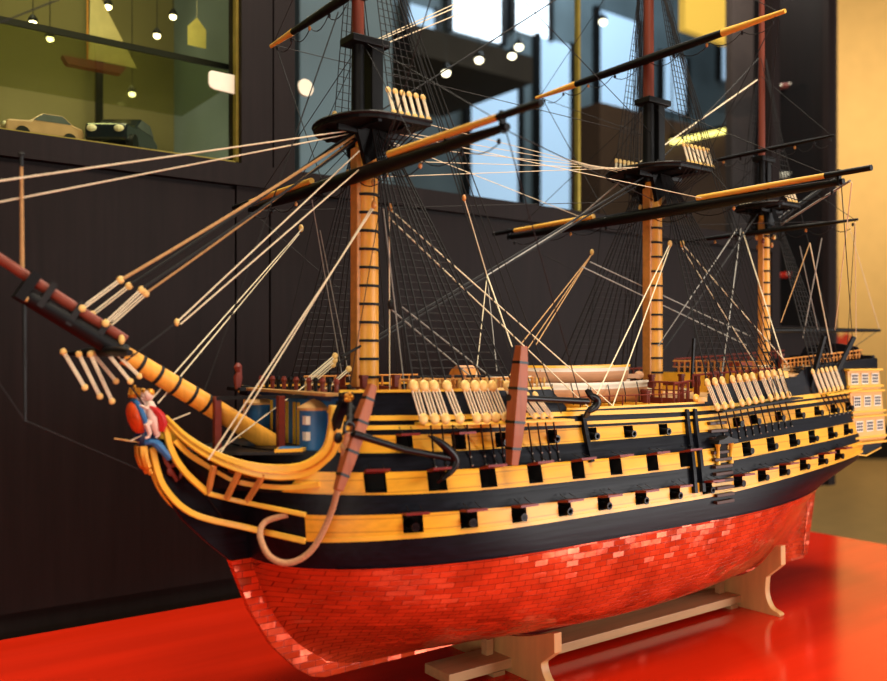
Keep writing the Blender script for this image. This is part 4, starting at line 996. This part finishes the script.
# ------------------------------------------------------------------ room shell
CABM = mat('dark stained oak', (24, 16, 16), .6, var=.22, scale=160, stretch=(1, 1, .05), bump=.15, spec=.16)
CABD = mat('black plinth', (8, 7, 7), .6)
OLIVE = mat('olive case lining', (106, 98, 64), .8, var=.2, scale=3)
GREY = mat('grey-green case wall', (104, 116, 118), .7, var=.25, scale=4)
DARKC = mat('dark ceiling', (38, 34, 32), .7, var=.2, scale=8)
WALLC = mat('cream wall', (232, 190, 118), .75, var=.04, scale=6)
FLOORM = mat('beige stone floor', (176, 142, 88), .35, var=.10, scale=7)
GREEN = mat('brass edge', (170, 150, 70), .3, metal=.6)
def sbox(name, x0, x1, y0, y1, z0, z1, m, parent=None):
    c = ((x0+x1)/2, (y0+y1)/2, (z0+z1)/2); mb = MB().box(c, (x1-x0, y1-y0, z1-z0))
    o = mb.build(name, m, parent, org=c)
    if parent is None: struct(o)
    return o
sbox('floor', -900, 3600, -1500, 3600, FL-8, FL, FLOORM)
CE = 1500
sbox('ceiling', -900, 3600, -1500, 3600, CE, CE+8, DARKC)
# show-case wall
YW = 86
sbox('wall_back', -900, 290, YW+1.5, YW+9, -10, 106, CABM)
for a, b in ((-900, 32.6), (43.4, 290)):
    sbox('trim_1', a, b, YW, YW+2, -2.6, 104, CABM)
sbox('trim_2', 33.2, 42.8, YW, YW+2, -2.6, 106, CABM)
sbox('baseboard_back', -900, 290, YW+3, YW+8, FL, -2.0, CABD)
sbox('trim_3', -900, 290, YW-1.2, YW+7, 105.2, 111.3, CABM)
sbox('trim_4', 34.2, 43.4, YW-1, YW+8, 111, 260, CABM); sbox('trim_5', 43.9, 50.4, YW-1, YW+8, 111, 260, CABM)
sbox('trim_6', 287, 293.5, YW-1, YW+8, 60, 260, CABM); sbox('trim_7', 334.5, 340.5, YW-1, YW+40, -4, 260, CABM)
sbox('wall_case', 290, 336, YW+1, YW+8, -4, 69, CABM)
sbox('trim_8', 290, 336, YW-.8, YW+7, 69, 72, CABM)
sbox('trim_9', -900, 340, YW-1, YW+8, 258, 300, CABM)
G1 = glass('case glass', (.93, .95, .82), 1.35); G2 = glass('clear case glass', (.9, .94, .96), 1.35)
GL = []
for i, (a, b, z0, g) in enumerate(((-900, 34.2, 111.3, G1), (50.4, 287, 111.3, G2), (293.5, 334.5, 72, G2))):
    o = sbox('window_%d' % (i+1), a, b, YW+2.2, YW+3.0, z0, 258, g); GL.append(o)
sbox('trim_10', 33.4, 34.2, YW+1, YW+3, 111.3, 258, GREEN); sbox('trim_11', -900, 34, YW+1.0, YW+3.4, 111.3, 112.1, GREEN)
sbox('trim_12', 167, 168.2, YW+1.4, YW+3.4, 111.3, 258, GREEN)
# inside of the left case
sbox('wall_inner', -900, 46, 168, 172, 90, 300, OLIVE); sbox('wall_side', 44.6, 47.6, YW+8, 172, 90, 300, GREY)
sbox('slab_case', -900, 46, YW+3, 172, 104, 112.1, OLIVE)
sbox('ceiling_case', -900, 46, YW+3, 172, 296, 300, DARKC)
sh_ = thing('display_shelf', (-100, 125, 140.8), 'long glass shelf with dark front edge inside the left display case', 'shelf')
s1 = MB().box((-150, 128, 142.0), (386, 56, 1.2)); s1.build('shelf_board', glass('shelf glass', (.75, .78, .6), 1.45), sh_, org=(-150, 128, 142))
MB().box((-150, 99.6, 142.0), (386, .8, 1.6)).build('front_edge', IRON, sh_, org=(-150, 99.6, 142))
for x in (-18.5, 16):
    u = MB().box((x, 158, 200), (2.4, 1.2, 190)); o = u.build('shelf_upright', IRON, sh_, org=(x, 158, 110))
# model cars in the left case
def wheel(mb, c, r, w): mb.tube([(c[0], c[1]-w/2, c[2]), (c[0], c[1]+w/2, c[2])], r, 14)
PAINT = {}
def car(org, L, body, label, group, rz=0.):
    x, y, z = org
    c = thing('model_car', org, label, 'model car', group); c.rotation_euler = (0, 0, rz)
    def V(u, v, w): return (x+u*L, y+v*L, z+w*L)
    b = MB(); side = [(-.5, .08), (-.5, .2), (-.47, .25), (-.2, .28), (-.05, .4), (.22, .41), (.36, .3), (.48, .27), (.5, .2), (.5, .08)]
    b.prism(side, (-.2, .2), lambda u, v, w: V(u, w, v)); b.build('car_body', body, c, org=V(0, 0, .2), bevel=L*.025)
    g = MB(); g.prism([(-.17, .285), (-.04, .385), (.21, .395), (.33, .3)], (-.205, .205), lambda u, v, w: V(u, w, v)); g.build('car_window', GLASSW, c, org=V(.08, 0, .34))
    for u in (-.3, .3):
        for v in (-.19, .19):
            w = MB(); wheel(w, V(u, v, .09), .09*L, .07*L); w.build('wheel', IRON, c, org=V(u, v, .09))
    for v in (-.13, .13): MB().ell(V(-.5, v, .19), (.03*L, .05*L, .035*L), 8, 5).build('headlight', WHITE, c, org=V(-.5, v, .19))
    return c
NAVY = mat('navy car paint', (24, 30, 40), .15, coat=.8); SAND = mat('sand car paint', (176, 140, 110), .3, coat=.5); CARR = mat('red car paint', (196, 40, 24), .25, coat=.5); SILV = mat('silver car paint', (150, 160, 170), .25, metal=.6)
car((8, 104, 112.2), 27, NAVY, 'dark navy model car parked behind the left case glass', None, .95)
car((-13.5, 101, 112.2), 19, SAND, 'sand coloured model car at the far left of the display case', None, .1)
sa = thing('sail_model', (6, 128, 142.7), 'model boat with tall cream sail standing on the glass shelf', 'model boat')
m = MB(); m.prism([(-7, 0), (8, 0), (9.5, 2.2), (-8.5, 2.2)], (-1.6, 1.6), lambda u, v, w: (6+u, 128+w, 142.8+v)); m.build('boat_hull', REDD, sa, org=(6, 128, 143))
m = MB(); m.prism([(-1, 3), (13, 3), (-.4, 27)], (-.15, .15), lambda u, v, w: (6+u, 128+w, 142.8+v)); m.build('sail', mat('cream sail', (206, 190, 140), .8), sa, org=(6, 128, 146))
MB().tube([(4.7, 128, 143), (4.7, 128, 172)], .3, 8).build('boat_mast', TANW, sa, org=(4.7, 128, 143))
pn = thing('pennant', (31, 110, 151), 'small pale yellow pennant hanging inside the left case', 'pennant')
m = MB(); m.prism([(-2.8, 0), (2.8, 0), (2.8, 5.5), (0, 8.6), (-2.8, 5.5)], (-.1, .1), lambda u, v, w: (31+u, 110+w, 149.8+v)); m.build('cloth', mat('pale yellow cloth', (226, 214, 130), .8), pn, org=(31, 110, 150))
MB().tube([(31, 110, 158), (31, 110, 258)], .08, 5).build('cord', CREAM, pn, org=(31, 110, 158))
# stickers on the glass
st = MB(); st.prism([(-3.6, -1.2), (-3.2, -2.1), (-2, -2.6), (3.9, -2.9), (3.9, 2.4), (-2.6, 2.4), (-3.4, 2.0), (-3.6, 1.2)], (-.3, .3), lambda u, v, w: (29.4+u, YW+1.9+w, 133.6+v))
st.build('glass_clip', MATS['boat white'], GL[0], org=(29.4, YW+1.9, 133.6), bevel=.15)
st = MB(); st.tube([(55.2, YW+1.5, 136.6), (55.2, YW+2.2, 136.6)], 2.5, 24)
st.build('round_latch', MATS['boat white'], GL[1], org=(55.2, YW+1.6, 136.6))
TEAL = mat('teal hall panel', (84, 98, 104), .6, var=.5, scale=1.2)
# hall added behind the right-hand glass, in place of the room reflected in it
REFLDAY = emis('daylight pane', (166, 192, 216), .85); REFLDAYW = emis('bright daylight pane', (236, 244, 252), 2.6)  # glow that stands in for daylight reflected in the case glass
sbox('wall_far', 300, 1590, 812, 822, 100, CE, TEAL)
for i, (a, b, c, d, m) in enumerate([((680.8, 800, 274.7), (778.6, 800, 485.1), 0, 0, REFLDAY), ((812, 800, 281.5), (884.3, 800, 532.4), 0, 0, REFLDAY), ((939, 800, 439.7), (1037.3, 800, 602.6), 0, 0, REFLDAY), ((649.6, 800, 507.8), (746.2, 800, 609.6), 0, 0, REFLDAYW), ((763.2, 800, 533.7), (838.3, 800, 634.2), 0, 0, REFLDAYW), ((577.2, 800, 394.5), (629.3, 800, 524.7), 0, 0, REFLDAY), ((1250.2, 800, 555.9), (1321.7, 800, 638.9), 0, 0, REFLDAY), ((1092.3, 800, 475.5), (1160.6, 800, 566), 0, 0, REFLDAY)]):
    w = sbox('window_%d' % (i+4), a[0], b[0], 806, 811, a[2], b[2], m)  # glowing pane added for a bright patch reflected in the glass
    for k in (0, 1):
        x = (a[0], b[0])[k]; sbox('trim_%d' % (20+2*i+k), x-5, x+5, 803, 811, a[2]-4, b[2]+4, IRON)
sbox('trim_40', (369.4, 500, 311.4)[0], (513.6, 500, 339.6)[0], 490, 640, (443.1, 500, 325.8)[2], (443.1, 500, 325.8)[2]+26, DARKC)
sbox('wall_mid', (405.4, 300, 238)[0], (619.9, 300, 274.5)[0], 300, 330, 100, (449.1, 300, 243.9)[2], mat('brown hall panel', (64, 46, 34), .6))
sbox('wall_panel', (142.1, 260, 189.3)[0], (198.2, 260, 199.2)[0], 260, 268, 90, 330, TEAL)
REFLLAMP = emis('lamp glow', (255, 236, 196), 9.)
def lamp(p, r, label):  # lamp shape added behind the glass for each light reflected in it
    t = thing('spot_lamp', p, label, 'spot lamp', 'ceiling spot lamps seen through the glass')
    MB().ell(p, (r, r, r*.8), 10, 7).build('bulb', REFLLAMP, t, smooth=True, org=p)
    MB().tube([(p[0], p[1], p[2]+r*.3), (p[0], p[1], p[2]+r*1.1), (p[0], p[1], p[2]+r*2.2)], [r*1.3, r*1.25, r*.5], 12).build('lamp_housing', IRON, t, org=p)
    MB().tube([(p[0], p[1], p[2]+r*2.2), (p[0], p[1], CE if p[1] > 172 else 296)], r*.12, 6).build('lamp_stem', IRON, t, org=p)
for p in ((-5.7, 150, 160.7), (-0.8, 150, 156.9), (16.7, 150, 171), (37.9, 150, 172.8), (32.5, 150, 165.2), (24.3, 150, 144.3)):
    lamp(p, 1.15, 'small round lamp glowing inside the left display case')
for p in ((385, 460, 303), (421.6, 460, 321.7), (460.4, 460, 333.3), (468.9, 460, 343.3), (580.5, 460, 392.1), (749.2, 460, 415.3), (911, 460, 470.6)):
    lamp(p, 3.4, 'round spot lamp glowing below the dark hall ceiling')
fx = thing('strip_light', (523.9, 290, 235.9), 'long glowing yellow strip light behind the right-hand glass', 'strip light')  # glowing strip added behind the glass in place of a reflection
a, b = (474.3, 290, 222.9), (558.6, 290, 246.9)
MB().tube([a, b], 2.2, 10).build('tube', emis('warm strip', (250, 226, 120), 3.), fx, org=a)
MB().bar((a[0], a[1], a[2]+3.5), (b[0], b[1], b[2]+3.5), 5, 3).build('fixture', IRON, fx, org=a)
for q in (a, b): MB().tube([q, (q[0], q[1], CE)], .5, 6).build('hanger', IRON, fx, org=q)
a, b = (499.1, 300, 317.4), (564.7, 300, 355.7)
o = MB().box(((a[0]+b[0])/2, 300, (a[2]+b[2])/2), (b[0]-a[0], 6, b[2]-a[2])).tube([((a[0]+b[0])/2, 300, b[2]), ((a[0]+b[0])/2, 300, CE)], .6, 6).build('light_panel', emis('warm panel', (214, 170, 70), .8), org=((a[0]+b[0])/2, 300, (a[2]+b[2])/2)); tag(o, 'glowing amber light panel high behind the glass above main topsail yard', 'light panel')  # amber glow added behind the glass, stands for a reflection
# shelves and red models in the right-hand case
sbox('wall_case_back', 350, 460, 150, 154, -4, 300, mat('case back', (52, 40, 36), .7))
for z in ((351.2, 110, 96.2)[2], (351.2, 110, 118.4)[2], 66):
    s = thing('case_shelf', (340, 120, z), '', 'shelf')
    MB().box((342, 122, z-.5), (26, 54, 1.0)).build('shelf_board', MATS['tan varnished wood'] if z < 67 else G2, s, org=(342, 122, z)); s['label'] = 'wooden bottom shelf of the right-hand case' if z < 67 else '%s glass shelf of the right-hand case carrying a red model car' % ('upper' if z > 115 else 'lower')
car((*(342.1, 110, 103.4)[:2], (351.2, 110, 96.2)[2]), 18, CARR, 'red model car on the lower glass shelf of the right-hand case', None, .2)
for py, w_ in ((188, 'white'), (98, 'dark red')):
    z = (351.2, 110, 146.8)[2] if py == 188 else (351.2, 110, 191.6)[2]
    s = thing('case_shelf', (342, 122, z), 'glass shelf carrying a %s model car high in the right-hand case' % w_, 'shelf')
    MB().box((342, 122, z-.5), (26, 54, 1.0)).build('shelf_board', G2, s, org=(342, 122, z))
    car((*(342.1, 110, 144.1)[:2], z), 17, MATS['boat white'] if py == 188 else REDD, '%s model car high on a glass shelf of the right-hand case' % w_, None, .3)
car((*(346.6, 110, 123.1)[:2], (351.2, 110, 118.4)[2]), 17, CARR, 'red model car on the upper glass shelf of the right-hand case', None, .2)
car((342, 118, 66.5), 15, SILV, 'silver model car on the bottom shelf of the right-hand case', None, .3)
# far end of the hall at right
fw = MB().bar((*(1978.9, 1393.8, -196)[:2], CE/2+FL/2), (*(2884.7, 720.2, -196)[:2], CE/2+FL/2), 12, CE-FL); o = fw.build('wall_right', WALLC, org=(*(2386.5, 1090.7, -196)[:2], FL)); struct(o)

b0, b1 = (2072.2, 1019.2, -196), (2192.4, 929.8, -196)
bn = thing('bench', (*[(b0[i]+b1[i])/2 for i in (0, 1)], FL), 'low black bench on the beige floor far behind the stern', 'bench')
MB().bar((b0[0], b0[1], FL+70), (b1[0], b1[1], FL+70), 110, 16).build('seat', CABD, bn, org=(b0[0], b0[1], FL+70))
MB().bar((b0[0], b0[1], FL+31), (b1[0], b1[1], FL+31), 96, 62).build('bench_base', CABD, bn, org=(b0[0], b0[1], FL))
p0 = Vector((2115.8, 1042.8, -196)); dv = Vector((.5968, .8024, 0)); p0 = p0+dv*70; rv = Vector((.8024, -.5968, 0))
pl_ = thing('plinth', p0, 'tall black plinth with red flowers far behind the ship stern', 'plinth')
MB().bar((p0.x-rv.x*45, p0.y-rv.y*45, FL+125), (p0.x+rv.x*45, p0.y+rv.y*45, FL+125), 80, 250).build('plinth_body', CABD, pl_, org=p0)
MB().bar((p0.x-rv.x*52, p0.y-rv.y*52, FL+254), (p0.x+rv.x*52, p0.y+rv.y*52, FL+254), 92, 8).build('plinth_top', CABD, pl_, org=p0+Vector((0, 0, 250)))
fl = thing('flower_bowl', p0+Vector((0, 0, 258)), 'bowl of red flowers on the black plinth beyond the stern', 'flowers')
MB().tube([p0+Vector((0, 0, z)) for z in (258, 262, 274, 280)], [14, 26, 34, 36], 16).build('bowl', CABD, fl, smooth=True, org=p0+Vector((0, 0, 258)))
PET = mat('red petals', (206, 56, 30), .6, var=.3, scale=30)
for k in range(16):
    q = p0+rv*random.uniform(-48, 48)+dv*random.uniform(-20, 20)+Vector((0, 0, 292+random.uniform(-8, 18)))
    f_ = MB()
    for j in range(6): f_.ell(q+rv*math.cos(j*1.05)*7+Vector((0, 0, math.sin(j*1.05)*7)), (6, 4, 6), 6, 4)
    f_.build('blossom', PET, fl, smooth=True, org=q)
# ------------------------------------------------------------------ light
def area(name, p, target, sx, sy, watts, rgb, spread=None):
    l = bpy.data.lights.new(name, 'AREA'); l.shape = 'RECTANGLE'; l.size = sx*K; l.size_y = sy*K; l.energy = watts; l.color = rgb
    o = bpy.data.objects.new(name, l); COL.objects.link(o); o.location = W(p)
    o.rotation_euler = (W(target)-W(p)).to_track_quat('-Z', 'Y').to_euler()
    return o
area('window_daylight', (420, -430, 62), (100, 0, 30), 320, 190, 46, (1, .97, .93))
area('ceiling_lamp_warm', (30, -190, 420), (80, 0, 40), 160, 160, 32, (1, .86, .66))
area('ceiling_lamp_hall', (130, 20, 480), (110, 0, 0), 140, 120, 34, (1, .9, .74))
area('window_daylight_front', (-260, -330, 70), (60, 0, 15), 200, 150, 9, (1, .88, .72))  # unseen warm fill added low on the bow side
area('case_lamp', (-30, 120, 292), (-10, 130, 110), 120, 40, 3.0, (1, .93, .7))
area('case_lamp_low', (-20, 120, 112.6), (-20, 150, 160), 110, 5, .8, (1, .93, .7))  # fill added out of sight behind the ledge to brighten the case
area('hall_lamp', (850, 560, 800), (850, 800, 200), 300, 200, 50, (.85, .94, 1))  # unseen light added for the stand-in hall
area('case_lamp_right', (316, 104, 292), (345, 130, 100), 30, 16, 5., (1, .9, .75))  # unseen fill added to brighten the right-hand case
area('hall_lamp_warm', (470, 170, 600), (500, 300, 180), 160, 60, 26, (1, .84, .6))  # unseen fill added to lift the brown hall panel
area('far_lamp', (1900, 500, 780), (2600, 1500, 200), 400, 300, 150, (1, .84, .6))
w = bpy.data.worlds.new('World'); sc.world = w; w.use_nodes = True
w.node_tree.nodes['Background'].inputs['Color'].default_value = (.9, .85, .8, 1); w.node_tree.nodes['Background'].inputs['Strength'].default_value = .035
# ------------------------------------------------------------------ camera
cd = bpy.data.cameras.new('camera'); cam = bpy.data.objects.new('camera', cd); COL.objects.link(cam); sc.camera = cam
cd.sensor_width = 36; cd.sensor_fit = 'HORIZONTAL'; cd.lens = 868/887*36; cd.clip_start = .02; cd.clip_end = 60
CAMP = (-63.7, -139.6, 58.0); VD = Vector((.5968, .8024, 0))
cam.location = W(CAMP); cam.rotation_euler = (VD).to_track_quat('-Z', 'Y').to_euler()
cd.shift_y = 16.5/887
cd.dof.use_dof = True; cd.dof.focus_distance = 182*K; cd.dof.aperture_fstop = 6.0
sc.view_settings.view_transform = 'Standard'; sc.view_settings.look = 'None'; sc.view_settings.exposure = 0.0; sc.view_settings.gamma = 1; sc.view_settings.use_curve_mapping = False
for o in bpy.data.objects:
    if 'org' in o: del o['org']
